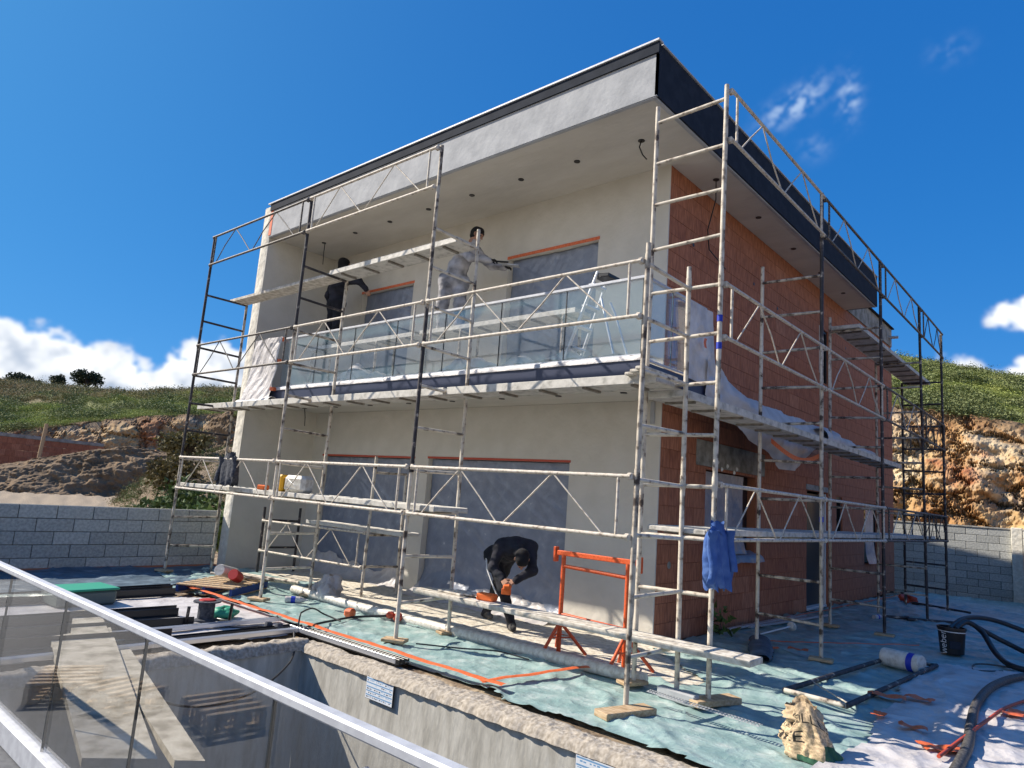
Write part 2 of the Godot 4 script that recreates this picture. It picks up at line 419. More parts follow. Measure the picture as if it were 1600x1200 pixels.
func veg_col(q: Vector3, az: float, t: float) -> Color:
	var a := noi.get_noise_3d(q.x * 1.6, q.y * 3.0, q.z * 1.6)
	var b := noi.get_noise_3d(q.x * 7.0 + 40.0, q.y * 7.0, q.z * 7.0)
	var green := Color(0.175, 0.20, 0.052).lerp(Color(0.125, 0.145, 0.05), clampf(0.5 + a, 0, 1))
	var scrub := Color(0.165, 0.125, 0.068).lerp(Color(0.215, 0.155, 0.088), clampf(0.5 + b, 0, 1))
	var k := 0.0
	if az > 50.0: k = smooth(0.10, 0.34, t + a * 0.3)
	return green.lerp(scrub, clampf(k * 0.9 + maxf(b, 0.0) * 0.4, 0, 1))

func build_setting() -> void:
	# terrain, one sheet out to the horizon
	var rs := [13.0, 17.0, 21.0, 24.5, 26.0, 27.0, 28.0, 29.0, 30.5, 33.0, 37.0, 42.0, 47.0, 49.0, 50.5, 52.0, 54.0, 57.0, 61.0, 66.0, 72.0, 78.0, 84.0, 90.0, 96.0, 104.0, 112.0, 120.0, 130.0, 140.0, 155.0, 180.0, 230.0, 320.0, 480.0, 800.0]
	var m := MB.new()
	var nr := rs.size() - 1
	m.grid(720, nr, func(u: float, v: float):
		var az: float = 300.0 - 360.0 * u
		var r: float = rs[roundi(v * nr)]
		return polar(az, r, terrain_y(az, r)),
		func(u: float, v: float, q: Vector3):
			var az: float = 300.0 - 360.0 * u
			var r: float = rs[roundi(v * nr)]
			var rc := lut(az, AZ, R_CUT)
			if r < rc + 0.8: return Color(0.26, 0.19, 0.12)
			return veg_col(q, az, (r - rc) / (lut(az, AZ, R_RIDGE) - rc)))
	struct("hillside", m, M.vcol_n)

	# site ground round the pit
	m = MB.new()
	var gy := func(x: float, z: float) -> float: return -0.012 - 0.16 * smooth(-8.0, -16.0, z)
	var slab := func(x0: float, x1: float, z0: float, z1: float, nx: int, nz: int, y: float) -> void:
		m.grid(nx, nz, func(u: float, v: float):
			var x := lerpf(x0, x1, u); var z := lerpf(z1, z0, v)
			return Vector3(x, y + gy.call(x, z), z))
	slab.call(-24.0, 24.0, -24.0, 3.66, 12, 40, 0.0)
	slab.call(-24.0, -2.10, 3.66, 6.5, 8, 4, 0.0)
	struct("ground", m, M.earth)
	# concrete pit between the two houses
	m = MB.new()
	m.grid(40, 12, func(u: float, v: float):
		var x := lerpf(-2.1, 9.0, u); var y := lerpf(-2.3, -0.03, v)
		return Vector3(x, y, 3.67 + 0.012 * noi.get_noise_2d(x * 9, y * 9)))
	m.quad(Vector3(-2.1, -2.3, 6.5), Vector3(-2.1, -2.3, 3.67), Vector3(-2.1, -0.03, 3.67), Vector3(-2.1, -0.03, 6.5))
	struct("pit_wall", m, M.pitwall)
	m = MB.new()
	m.quad(Vector3(-2.1, -2.3, 6.5), Vector3(9, -2.3, 6.5), Vector3(9, -2.3, 3.67), Vector3(-2.1, -2.3, 3.67))
	struct("pit_floor", m, M.concrete)
	# broken rough rim along the pit, long side and short side
	m = MB.new()
	m.grid(900, 14, func(u: float, v: float):
		var x := lerpf(-2.2, 9.0, u)
		var w := 0.11 + 0.05 * noi.get_noise_2d(x * 14, 3)
		var z := lerpf(3.70 + 0.02 * noi.get_noise_2d(x * 40, 9), 3.66 - w * 2.6, v)
		var e := absf(v - 0.5) * 2.0
		var y := 0.016 * (1.0 - pow(e, 6.0)) + (0.014 * noi.get_noise_2d(x * 30, z * 55) + 0.014 * noi.get_noise_2d(x * 110, z * 110)) * (1.0 - e * e) - 0.06 * pow(e, 6.0)
		return Vector3(x, y, z))
	m.grid(90, 10, func(u: float, v: float):
		var z := lerpf(6.5, 3.6, u)
		var w := 0.24 + 0.08 * noi.get_noise_2d(z * 22, 33)
		var x := lerpf(-2.08 + 0.02 * noi.get_noise_2d(z * 50, 5), -2.1 - w, 1.0 - (1.0 - v))
		var e := absf(v - 0.5) * 2.0
		var y := 0.05 * (1.0 - pow(e, 4.0)) + 0.04 * noi.get_noise_2d(x * 60, z * 60) * (1.0 - e) - 0.05 * pow(e, 6.0)
		return Vector3(x, y, z))
	struct("rough_pit_rim", m, M.rubble)
	# terrace the photographer stands on
	m = MB.new()
	m.box(Vector3(3.0, -1.2, 10.6), Vector3(24, 2.5, 8.2), Basis(), 0.01)
	struct("terrace", m, M.terrace)
	# screed strip with rubble along the foot of the facade
	m = MB.new()
	m.grid(150, 24, func(u: float, v: float):
		var x := lerpf(-8.0, 1.35, u)
		var z := lerpf(1.55 + 0.12 * noi.get_noise_2d(x * 9, 1), 0.0, v)
		var e := minf(minf(u * 20.0, (1.0 - u) * 8.0), minf(v * 8.0 + 0.0, 1.0))
		return Vector3(x, 0.004 + 0.035 * clampf(e, 0, 1) * (0.6 + 0.6 * noi.get_noise_2d(x * 22, z * 22)), z))
	struct("screed_strip", m, M.screed)

	# cut rock behind the back wall (right) and across the track (left)
	rock("rock_face", 17.0, 0.0, 460, 150, 25.4, 29.3, -0.4, 0.85, [[0.36, 0.19, 0.075], [0.50, 0.35, 0.17], [0.60, 0.50, 0.34], [0.36, 0.11, 0.04]], 0.58, 1)
	rock("rock_face", 80.0, 62.0, 420, 80, 49.0, 52.4, 0.2, 0.95, [[0.27, 0.16, 0.08], [0.50, 0.35, 0.18], [0.62, 0.51, 0.33], [0.32, 0.14, 0.065]], 0.6, 2)
	# spoil mound in front of the far cut
	m = MB.new()
	m.grid(260, 110, func(u: float, v: float):
		var az := lerpf(84.0, 63.6, u)
		var top := lut(az, [63.6, 65.0, 66.3, 68.0, 70.0, 72.5, 75.0, 77.5, 84.0], [5.4, 4.6, 3.2, 2.75, 2.85, 2.55, 2.05, 1.5, 1.3])
		var r := lerpf(36.3, 42.0, v)
		var p := polar(az, r, -0.1 + top * (smooth(-0.1, 0.62, v) if v < 0.62 else 1.0 - 0.5 * (v - 0.62)))
		var h := noi.get_noise_3d(p.x * 2.0, p.y * 4.0, p.z * 2.0) * 0.6 - absf(noi.get_noise_3d(p.x * 6.0 + p.y * 9.0, p.y * 3.0, p.z * 6.0)) * 0.35 + noi.get_noise_3d(p.x * 22.0, p.y * 30.0, p.z * 22.0) * 0.14 + noi.get_noise_3d(p.x * 60.0, p.y * 60.0, p.z * 60.0) * 0.10
		return p + Vector3(0.75, 0.25, 0.6) * h,
		func(u: float, v: float, q: Vector3):
			var a := noi.get_noise_3d(q.x * 5, q.y * 9, q.z * 5)
			var b := noi.get_noise_3d(q.x * 1.5 + q.y * 5.0, q.y * 14 + q.x * 2.0, q.z * 1.5)
			return Color(0.12, 0.080, 0.046).lerp(Color(0.225, 0.155, 0.092), clampf(0.45 + a + b * 0.9, 0, 1)))
	struct("earth_mound", m, M.vcol_n)
	m = MB.new()
	m.grid(60, 12, func(u: float, v: float):
		var az := lerpf(84.0, 66.5, u)
		return polar(az, lerpf(27.0, 37.0, v), -0.08 + 0.42 * v + 0.12 * noi.get_noise_2d(az * 20, v * 20)))
	struct("gravel_track", m, M.gravel)
	# bank with bushes behind the left block wall
	m = MB.new()
	m.grid(50, 24, func(u: float, v: float):
		var az := lerpf(71.5, 58.0, u)
		var r := lerpf(16.5, 31.0, v)
		var top := lut(az, [58.0, 63.0, 66.5, 69.5, 71.5], [3.0, 3.0, 2.5, 1.1, 0.0])
		return polar(az, r, -0.15 + top * smooth(0.05, 1.0, v) + 0.2 * noi.get_noise_2d(az * 16, r * 3)),
		func(u: float, v: float, q: Vector3):
			var a := noi.get_noise_3d(q.x * 5, q.y * 9, q.z * 5)
			return Color(0.15, 0.10, 0.065).lerp(Color(0.25, 0.195, 0.135), clampf(0.45 + a, 0, 1)))
	struct("stony_bank", m, M.vcol_n)

func rock(called: String, az0: float, az1: float, nu: int, nv: int, r0: float, r1: float, y0: float, kbase: float, cols: Array, amp: float, sd: int) -> void:
	var cell := FastNoiseLite.new(); cell.seed = sd; cell.noise_type = FastNoiseLite.TYPE_CELLULAR
	cell.cellular_return_type = FastNoiseLite.RETURN_CELL_VALUE; cell.frequency = 0.9; cell.cellular_jitter = 1.0
	cell.domain_warp_enabled = true; cell.domain_warp_amplitude = 0.7; cell.domain_warp_frequency = 0.9
	var edge := FastNoiseLite.new(); edge.seed = sd; edge.noise_type = FastNoiseLite.TYPE_CELLULAR
	edge.fractal_type = FastNoiseLite.FRACTAL_NONE; edge.cellular_return_type = FastNoiseLite.RETURN_DISTANCE2_SUB; edge.frequency = 0.9; edge.domain_warp_enabled = true; edge.domain_warp_amplitude = 0.7; edge.domain_warp_frequency = 0.9
	var bump_ := FastNoiseLite.new(); bump_.seed = sd; bump_.noise_type = FastNoiseLite.TYPE_CELLULAR; bump_.fractal_type = FastNoiseLite.FRACTAL_NONE
	bump_.cellular_return_type = FastNoiseLite.RETURN_DISTANCE; bump_.frequency = 0.9; bump_.domain_warp_enabled = true; bump_.domain_warp_amplitude = 0.5; bump_.domain_warp_frequency = 0.8
	cell.fractal_type = FastNoiseLite.FRACTAL_NONE
	var fb := FastNoiseLite.new(); fb.seed = sd + 5; fb.frequency = 0.5; fb.fractal_octaves = 5
	var m := MB.new()
	m.grid(nu, nv, func(u: float, v: float):
		var az := lerpf(az0, az1, u)
		var y1 := terrain_y(az, r1) + 0.05
		var p := polar(az, lerpf(r0, r1, pow(v, 1.25)), lerpf(y0, y1, v))
		var q := Vector3(p.x * 0.62, p.y * 0.95 + p.x * 0.22, p.z * 0.62)
		var q2 := q * 2.3 + Vector3(7, 3, 1)
		var d := -bump_.get_noise_3dv(q) * 0.55 + cell.get_noise_3dv(q) * 0.26 - bump_.get_noise_3dv(q2) * 0.26 + cell.get_noise_3dv(q2) * 0.10
		d += fb.get_noise_3dv(p * 0.9) * 0.75 + fb.get_noise_3dv(p * 6.0) * 0.14 - bump_.get_noise_3dv(q * 6.5) * 0.09
		d -= 0.30 * (1.0 - smooth(0.0, 0.12, edge.get_noise_3dv(q) + 1.0))
		d = (d + 0.25) * amp * 1.5 * (1.0 - pow(v, 6.0) * 0.7)
		var out := (Vector3(CAM.x, 0, CAM.z) - Vector3(p.x, 0, p.z)).normalized()
		return p + out * d + Vector3.UP * (d * 0.1),
		func(u: float, v: float, q: Vector3):
			var a: float = fb.get_noise_3dv(q * 0.7 + Vector3(31, 0, 0))
			var b: float = cell.get_noise_3dv(Vector3(q.x * 0.62, q.y * 0.95 + q.x * 0.22, q.z * 0.62) * 1.2)
			var c: float = fb.get_noise_3dv(q * 3.5)
			var col := Color(cols[0][0], cols[0][1], cols[0][2]).lerp(Color(cols[1][0], cols[1][1], cols[1][2]), clampf(0.5 + a * 1.4 + c * 0.5, 0, 1))
			col = col.lerp(Color(cols[2][0], cols[2][1], cols[2][2]), clampf(b * 0.9 + c * 0.6, 0, 1) * 0.8)
			col = col.lerp(Color(cols[3][0], cols[3][1], cols[3][2]), smooth(0.05, 0.4, fb.get_noise_3dv(q * 0.5 + Vector3(0, 50, 9)) + c * 0.2))
			col = col.lerp(Color(0.20, 0.185, 0.165), smooth(0.25, 0.6, fb.get_noise_3dv(q * 0.8 + Vector3(0, 90, 9))) * 0.7)
			return col.lerp(Color(0.16, 0.09, 0.045), smooth(0.86, 1.0, v) * 0.8))
	struct(called, m, M.vcol)

# ---------- plants ----------
func tuft(sd: int, n: int, spread: float, hgt: float, leaf: float) -> MB:
	var m := MB.new()
	var r := RandomNumberGenerator.new(); r.seed = sd
	for i in n:
		var d := Vector3(r.randfn(0, 0.45), absf(r.randfn(0.45, 0.33)), r.randfn(0, 0.45))
		var p := Vector3(d.x * spread, d.y * hgt, d.z * spread)
		var ax := Vector3(r.randfn(), r.randfn() + 0.6, r.randfn()).normalized()
		var bx := ax.cross(Vector3(r.randfn(), r.randfn(), r.randfn())).normalized()
		var l := leaf * r.randf_range(0.6, 1.4)
		var k := r.randf_range(0.8, 1.25)
		m.col = Color(k, k, k)
		var e := p + ax * l
		m.tri(p - bx * l * 0.33, p + bx * l * 0.33, e)
		m.tri(p + bx * l * 0.33, p - bx * l * 0.1 + ax.cross(bx) * l * 0.3, e)
	return m

func scatter(called: String, list: Array, meshes: Array) -> void:
	# list: [pos, scale, turn, colour]
	var per := []
	for k in meshes.size(): per.append([])
	for i in list.size(): per[i % meshes.size()].append(list[i])
	for k in meshes.size():
		var mm := MultiMesh.new()
		mm.transform_format = MultiMesh.TRANSFORM_3D
		mm.use_colors = true
		mm.mesh = meshes[k]
		mm.instance_count = per[k].size()
		for i in per[k].size():
			var e: Array = per[k][i]
			mm.set_instance_transform(i, Transform3D(Basis(Vector3.UP, e[2]).scaled(Vector3(e[1], e[1] * e[4], e[1])), e[0]))
			mm.set_instance_color(i, e[3])
		var o := MultiMeshInstance3D.new()
		o.multimesh = mm; o.material_override = M.leaf
		o.name = numbered(called)
		add_child(o)
		o.set_meta("kind", "stuff")
		tag(o, ["low green scrub covering the hillsides", "darker heather tufts among the hillside scrub", "pale grassy tufts on the hillsides"][k], "scrub")

func build_plants() -> void:
	rng.seed = 5
	var list := []
	for i in 78000:
		var left := i % 2 == 0
		var az := rng.randf_range(59.0, 84.0) if left else rng.randf_range(-2.0, 15.0)
		var rc := lut(az, AZ, R_CUT) + 0.2; var rr := lut(az, AZ, R_RIDGE) + 3.0
		var r := rc / (1.0 - rng.randf() * (1.0 - rc / rr))
		var p := polar(az, r, terrain_y(az, r) - 0.03)
		var t := (r - rc) / (rr - rc)
		var c := veg_col(p, az, t)
		var cl := noi.get_noise_2d(p.x * 3.0, p.z * 3.0) + 0.5 * noi.get_noise_2d(p.x * 11.0, p.z * 11.0)
		if not left: cl += 0.25 * (1.0 - smooth(0.0, 0.10, t))
		var dark := cl > 0.34
		if dark: c = c.lerp(Color(0.065, 0.078, 0.034), 0.7)
		c = c * rng.randf_range(1.6, 2.5)
		var s := rng.randf_range(0.45, 0.9) * (1.5 if dark else 0.8) * (r / 100.0 + 0.25)
		list.append([p, s, rng.randf() * TAU, c, rng.randf_range(0.4, 0.8)])
	for i in 2600:
		var az := rng.randf_range(58.5, 70.5); var v := rng.randf()
		var r := lerpf(16.8, 31.0, v)
		var top := lut(az, [58.0, 63.0, 66.5, 69.5, 71.5], [3.0, 3.0, 2.5, 1.1, 0.0])
		var p := polar(az, r, -0.2 + top * smooth(0.05, 1.0, v))
		if noi.get_noise_2d(p.x * 9.0, p.z * 9.0) < -0.12: continue
		list.append([p, rng.randf_range(0.15, 0.4), rng.randf() * TAU, [Color(0.10, 0.13, 0.04), Color(0.16, 0.12, 0.06), Color(0.07, 0.10, 0.035)][i % 3] * rng.randf_range(1.0, 1.7), rng.randf_range(0.6, 1.2)])
	scatter("hillside_scrub", list, [tuft(1, 64, 1.0, 0.7, 0.13).mesh(), tuft(2, 60, 1.1, 0.5, 0.14).mesh(), tuft(3, 70, 0.9, 0.8, 0.12).mesh()])
	# bushes behind the left wall: az, r, size, green
	var bl := ["broad green bush directly behind the block wall beside the house", "small olive bush at the left end of the bushes", "reddish brown bush higher up the stony bank", "dark green bush half hidden by the first scaffold poles", "pale dry bush on the crest of the stony bank", "bright green bush low against the house corner"]
	var bs := [[67.4, 19.5, 1.15, Color(0.075, 0.11, 0.035)], [69.3, 20.0, 0.7, Color(0.11, 0.115, 0.045)], [67.0, 25.0, 1.15, Color(0.12, 0.095, 0.04)], [65.2, 20.5, 1.3, Color(0.06, 0.095, 0.03)], [66.3, 29.0, 1.2, Color(0.15, 0.13, 0.06)], [63.6, 18.6, 1.2, Color(0.085, 0.13, 0.04)]]
	for i in bs.size():
		var e: Array = bs[i]
		var top := lut(e[0], [58.0, 63.0, 66.5, 69.5, 71.5], [3.0, 3.0, 2.5, 1.1, 0.0])
		var gy: float = -0.2 + top * smooth(0.05, 1.0, (e[1] - 16.5) / 14.5)
		crown_plant("bush", polar(e[0], e[1], gy), e[2], e[2] * 0.95, 0.12, e[3], 800, bl[i], "bush", "bushes on the bank behind the left wall", i)
	var tl := ["largest dark round tree on the left ridge", "smaller dark tree left of the largest ridge tree", "low spreading tree at the left edge of the ridge", "tiny dark bush tree between the ridge trees"]
	var ts := [[73.4, 138.0, 2.7, 3.7], [75.1, 138.0, 1.7, 2.7], [77.3, 138.0, 2.4, 1.6], [76.3, 138.0, 1.0, 1.2]]
	for i in ts.size():
		var e: Array = ts[i]
		crown_plant("ridge_tree", polar(e[0], e[1], terrain_y(e[0], e[1]) - 0.3), e[2], e[3], e[3] * 0.32, Color(0.04, 0.055, 0.03), 1500, tl[i], "tree", "trees on the left ridge", 20 + i)

func crown_plant(called: String, at: Vector3, rad: float, hgt: float, stem: float, c: Color, n: int, label: String, cat: String, group: String, sd: int) -> void:
	var t := thing(called, at, label, cat, group)
	var r := RandomNumberGenerator.new(); r.seed = 100 + sd
	var m := MB.new()
	m.tube([at + Vector3(0, -0.3, 0), at + Vector3(rad * 0.06, stem, 0), at + Vector3(rad * 0.1, hgt * 0.7, rad * 0.05)], [rad * 0.08, rad * 0.06, rad * 0.02], 7)
	var lobes := []
	for k in 9:
		var a := r.randf() * TAU
		var q := at + Vector3(cos(a) * rad * r.randf_range(0.2, 0.66), stem + (hgt - stem) * r.randf_range(0.25, 0.72), sin(a) * rad * r.randf_range(0.2, 0.66))
		lobes.append([q, rad * r.randf_range(0.26, 0.46)])
		m.tube([at + Vector3(0, stem, 0), (at + Vector3(0, stem, 0) + q) * 0.5 + Vector3(0, 0.1 * rad, 0), q], [rad * 0.04, rad * 0.03, rad * 0.012], 5)
	obj("trunk", m, M.bark, t)
	m = MB.new()
	for i in n:
		var l: Array = lobes[r.randi() % lobes.size()]
		var d := Vector3(r.randfn(), r.randfn() * 0.85, r.randfn()).normalized() * pow(r.randf(), 0.4)
		var p: Vector3 = l[0] + d * l[1]
		var ax := (d + Vector3(r.randfn(), r.randfn(), r.randfn()) * 0.7).normalized()
		var bx := ax.cross(Vector3(r.randfn(), r.randfn(), r.randfn())).normalized()
		var s := rad * r.randf_range(0.07, 0.15)
		m.col = c * r.randf_range(0.6, 1.5)
		m.tri(p - bx * s * 0.5, p + bx * s * 0.5, p + ax * s)
		m.tri(p + bx * s * 0.5, p - bx * s * 0.5, p + ax.cross(bx) * s)
	obj("crown", m, M.leaf, t)

# ---------- boundary walls of concrete blocks ----------
# courses of separate blocks between a and b on the side of nrm; base y may differ at both ends
func block_wall(called: String, a: Vector3, b: Vector3, nrm: Vector3, courses: int, label: String, cap: bool, thick := 0.2) -> void:
	var t := thing(called, Vector3((a.x + b.x) * 0.5, a.y, (a.z + b.z) * 0.5), label, "wall", "")
	var dir := (b - a); dir.y = 0
	var l := dir.length(); dir = dir.normalized()
	var bs := Basis(dir, Vector3.UP, dir.cross(Vector3.UP))
	var core := MB.new()
	var hh := courses * 0.207
	core.box((a + b) * 0.5 - nrm * (thick * 0.5 + 0.008) + Vector3.UP * (hh * 0.5 - 0.35), Vector3(l, hh + 0.7, thick - 0.016), bs)
	obj("mortar_core", core, M.grey_mortar, t)
	var n := 0
	for c in courses:
		var x := -0.53 * (0.5 if c % 2 == 1 else 0.0) - 0.1
		while x < l:
			var x0 := maxf(x + 0.006, 0.0); var x1 := minf(x + 0.524, l)
			x += 0.53
			if x1 - x0 < 0.05: continue
			var m := MB.new()
			var jit := rng.randf_range(-0.004, 0.004)
			m.box(a + dir * ((x0 + x1) * 0.5) + Vector3.UP * (c * 0.207 + 0.1035) - nrm * (thick * 0.5 - jit), Vector3(x1 - x0, 0.197, thick + 0.004), bs, 0.006)
			obj("block", m, M.block[rng.randi() % 4], t)
			n += 1
	if cap:
		var m := MB.new()
		m.box(a + dir * (l * 0.5) + Vector3.UP * (hh + 0.02) - nrm * (thick * 0.5), Vector3(l, 0.045, thick + 0.05), bs, 0.008)
		obj("coping", m, M.concrete, t)

func build_walls() -> void:
	rng.seed = 31
	block_wall("block_wall", Vector3(-8.40, 0, 10.6), Vector3(-8.40, 0, 1.62), Vector3.RIGHT, 5, "low grey concrete block wall on the left beside the house", false)
	# reddish footing exposed under the left wall
	var m := MB.new()
	m.box(Vector3(-8.36, 0.02, 5.6), Vector3(0.16, 0.07, 8.0), Basis(), 0.01)
	one("wall_footing", m, M.mortar, "dark reddish footing strip along the foot of the left block wall", "footing")
	block_wall("block_wall", Vector3(-2.2, -0.25, -15.60), Vector3(2.2, -0.25, -16.04), Vector3(0.1, 0, 1).normalized(), 10, "grey block wall behind the house under the orange rock face", true)
	block_wall("block_wall", Vector3(2.47, -0.25, -15.9), Vector3(6.6, -0.25, -7.4), Vector3(-0.9, 0, 0.44).normalized(), 10, "rendered return wall at the right edge meeting the back block wall", true)
	m = MB.new()
	m.box(Vector3(2.33, 0.79, -16.02), Vector3(0.26, 2.2, 0.26), Basis(), 0.015)
	one("wall_pillar", m, M.plaster_edge, "pale rendered pillar at the right end of the back block wall", "pillar")
	# far left terracotta wall on the next plot
	var t := thing("terracotta_wall", polar(78.0, 44.5, 0), "long red terracotta block wall on the neighbouring plot at far left", "wall")
	var a := polar(82.0, 41.0, 0.9); var b := polar(71.8, 47.5, 2.0)
	var dir := b - a; dir.y = 0
	var l := dir.length(); dir = dir.normalized()
	var bs := Basis(dir, Vector3.UP, dir.cross(Vector3.UP))
	var slope := (b.y - a.y) / l
	for r in 6:
		var x := -0.25 * (r % 2)
		while x < l:
			m = MB.new()
			m.box(a + dir * (x + 0.25) + Vector3.UP * (0.16 + r * 0.32 + slope * x * 0.0), Vector3(0.49, 0.31, 0.2), bs, 0.008)
			obj("brick", m, M.brick[(rng.randi() + 2) % 4], t)
			x += 0.5
	m = MB.new()
	m.box(a + dir * (l * 0.5) + Vector3.UP * (6 * 0.32 + 0.09), Vector3(l, 0.18, 0.24), bs, 0.01)
	obj("concrete_coping", m, M.concrete, t)
	m = MB.new()
	m.tube([polar(75.4, 42.0, 1.8), polar(75.3, 42.0, 3.6)], 0.09, 6)
	one("wooden_stake", m, M.wood, "short wooden stake standing above the far terracotta wall", "stake")

# ---------- a wall sheet with rectangular openings ----------
# o: lower left corner, ex: along, ey = up, en: outward; rects: [x0, x1, y0, y1]
func wall_open(m: MB, o: Vector3, ex: Vector3, en: Vector3, w: float, h: float, rects: Array, reveal: float) -> void:
	var xs := [0.0, w]; var ys := [0.0, h]
	for r in rects:
		for k in [r[0], r[1]]:
			if not xs.has(k): xs.append(k)
		for k in [r[2], r[3]]:
			if not ys.has(k): ys.append(k)
	xs.sort(); ys.sort()
	var P := func(x: float, y: float, d: float): return o + ex * x + Vector3.UP * y - en * d
	for i in xs.size() - 1:
		for j in ys.size() - 1:
			var cx: float = (xs[i] + xs[i + 1]) * 0.5; var cy: float = (ys[j] + ys[j + 1]) * 0.5
			var inside := false
			for r in rects:
				if cx > r[0] and cx < r[1] and cy > r[2] and cy < r[3]: inside = true
			if not inside: m.quad(P.call(xs[i], ys[j], 0), P.call(xs[i + 1], ys[j], 0), P.call(xs[i + 1], ys[j + 1], 0), P.call(xs[i], ys[j + 1], 0))
	for r in rects:
		m.quad(P.call(r[0], r[2], 0), P.call(r[0], r[3], 0), P.call(r[0], r[3], reveal), P.call(r[0], r[2], reveal))
		m.quad(P.call(r[1], r[2], reveal), P.call(r[1], r[3], reveal), P.call(r[1], r[3], 0), P.call(r[1], r[2], 0))
		m.quad(P.call(r[0], r[3], 0), P.call(r[1], r[3], 0), P.call(r[1], r[3], reveal), P.call(r[0], r[3], reveal))
		m.quad(P.call(r[0], r[2], reveal), P.call(r[1], r[2], reveal), P.call(r[1], r[2], 0), P.call(r[0], r[2], 0))

var house: Node3D

func film_window(x0: float, x1: float, y0: float, y1: float, skirt: float, label: String) -> void:
	# glazed frame behind, protective film taped across the reveal
	var m := MB.new()
	for x in [x0 + 0.035, (x0 + x1) * 0.5, x1 - 0.035]: m.box(Vector3(x, (y0 + y1) * 0.5, -0.19), Vector3(0.07, y1 - y0, 0.06), Basis(), 0.005)
	for y in [y0 + 0.035, y1 - 0.035]: m.box(Vector3((x0 + x1) * 0.5, y, -0.188), Vector3(x1 - x0 - 0.14, 0.07, 0.06), Basis(), 0.005)
	var w := obj("window", m, M.profile, house)
	m = MB.new()
	m.box(Vector3((x0 + x1) * 0.5, (y0 + y1) * 0.5, -0.2), Vector3(x1 - x0 - 0.02, y1 - y0 - 0.02, 0.02))
	obj("pane", m, M.window_glass, w)
	m = MB.new()
	var sd := x0 * 3.7
	m.grid(100, 80, func(u: float, v: float):
		var x := lerpf(x0 + 0.012, x1 - 0.012, u); var y := lerpf(y0 + 0.02, y1 - 0.012, v)
		var cr := 1.0 - absf(noi.get_noise_2d(x * 5.0 + y * 7.0, y * 2.5 + sd)) * 7.0
		var d := 0.018 * pow(maxf(cr, 0.0), 1.5) + 0.026 * noi.get_noise_2d(x * 9 + y * 5, y * 3 + sd) + 0.012 * noi.get_noise_2d(x * 30 - y * 16, y * 12)
		d += 0.03 * sin(PI * u) * sin(PI * v) * noi.get_noise_2d(x * 3, y * 3 + sd)
		d += skirt * pow(maxf(0.0, 1.0 - v * (y1 - y0) / 0.42), 1.6) * (0.75 + 0.9 * noi.get_noise_2d(x * 7, 4.0 + sd))
		return Vector3(x, y, -0.115 + d))
	obj("protective_film", m, M.film, w)
	if skirt > 0.05:
		# loose foot of the film, whiter where it is bunched
		m = MB.new()
		m.grid(90, 18, func(u: float, v: float):
			var x := lerpf(x0 + 0.02, x1 - 0.02, u)
			var top := 0.34 * (0.75 + 0.8 * noi.get_noise_2d(x * 6.0, sd))
			var f := 0.05 * noi.get_noise_2d(x * 26 + v * 6.0, v * 5 + sd) + 0.03 * noi.get_noise_2d(x * 60, v * 12)
			return Vector3(x, 0.02 + top * pow(v, 1.5) + maxf(f, 0.0) * 0.6 * (1.0 - v), -0.07 + (skirt + 0.22) * pow(1.0 - v, 1.7) + f))
		obj("film_foot", m, M.white_sheet, w)
	m = MB.new()
	m.box(Vector3((x0 + x1) * 0.5, y1 + 0.012, 0.004), Vector3(x1 - x0 + 0.04, 0.035 if y1 < 3 else 0.05, 0.006))
	obj("masking_tape", m, M.tape_red if y1 < 3 else M.tape, w)
	w.set_meta("label", label)

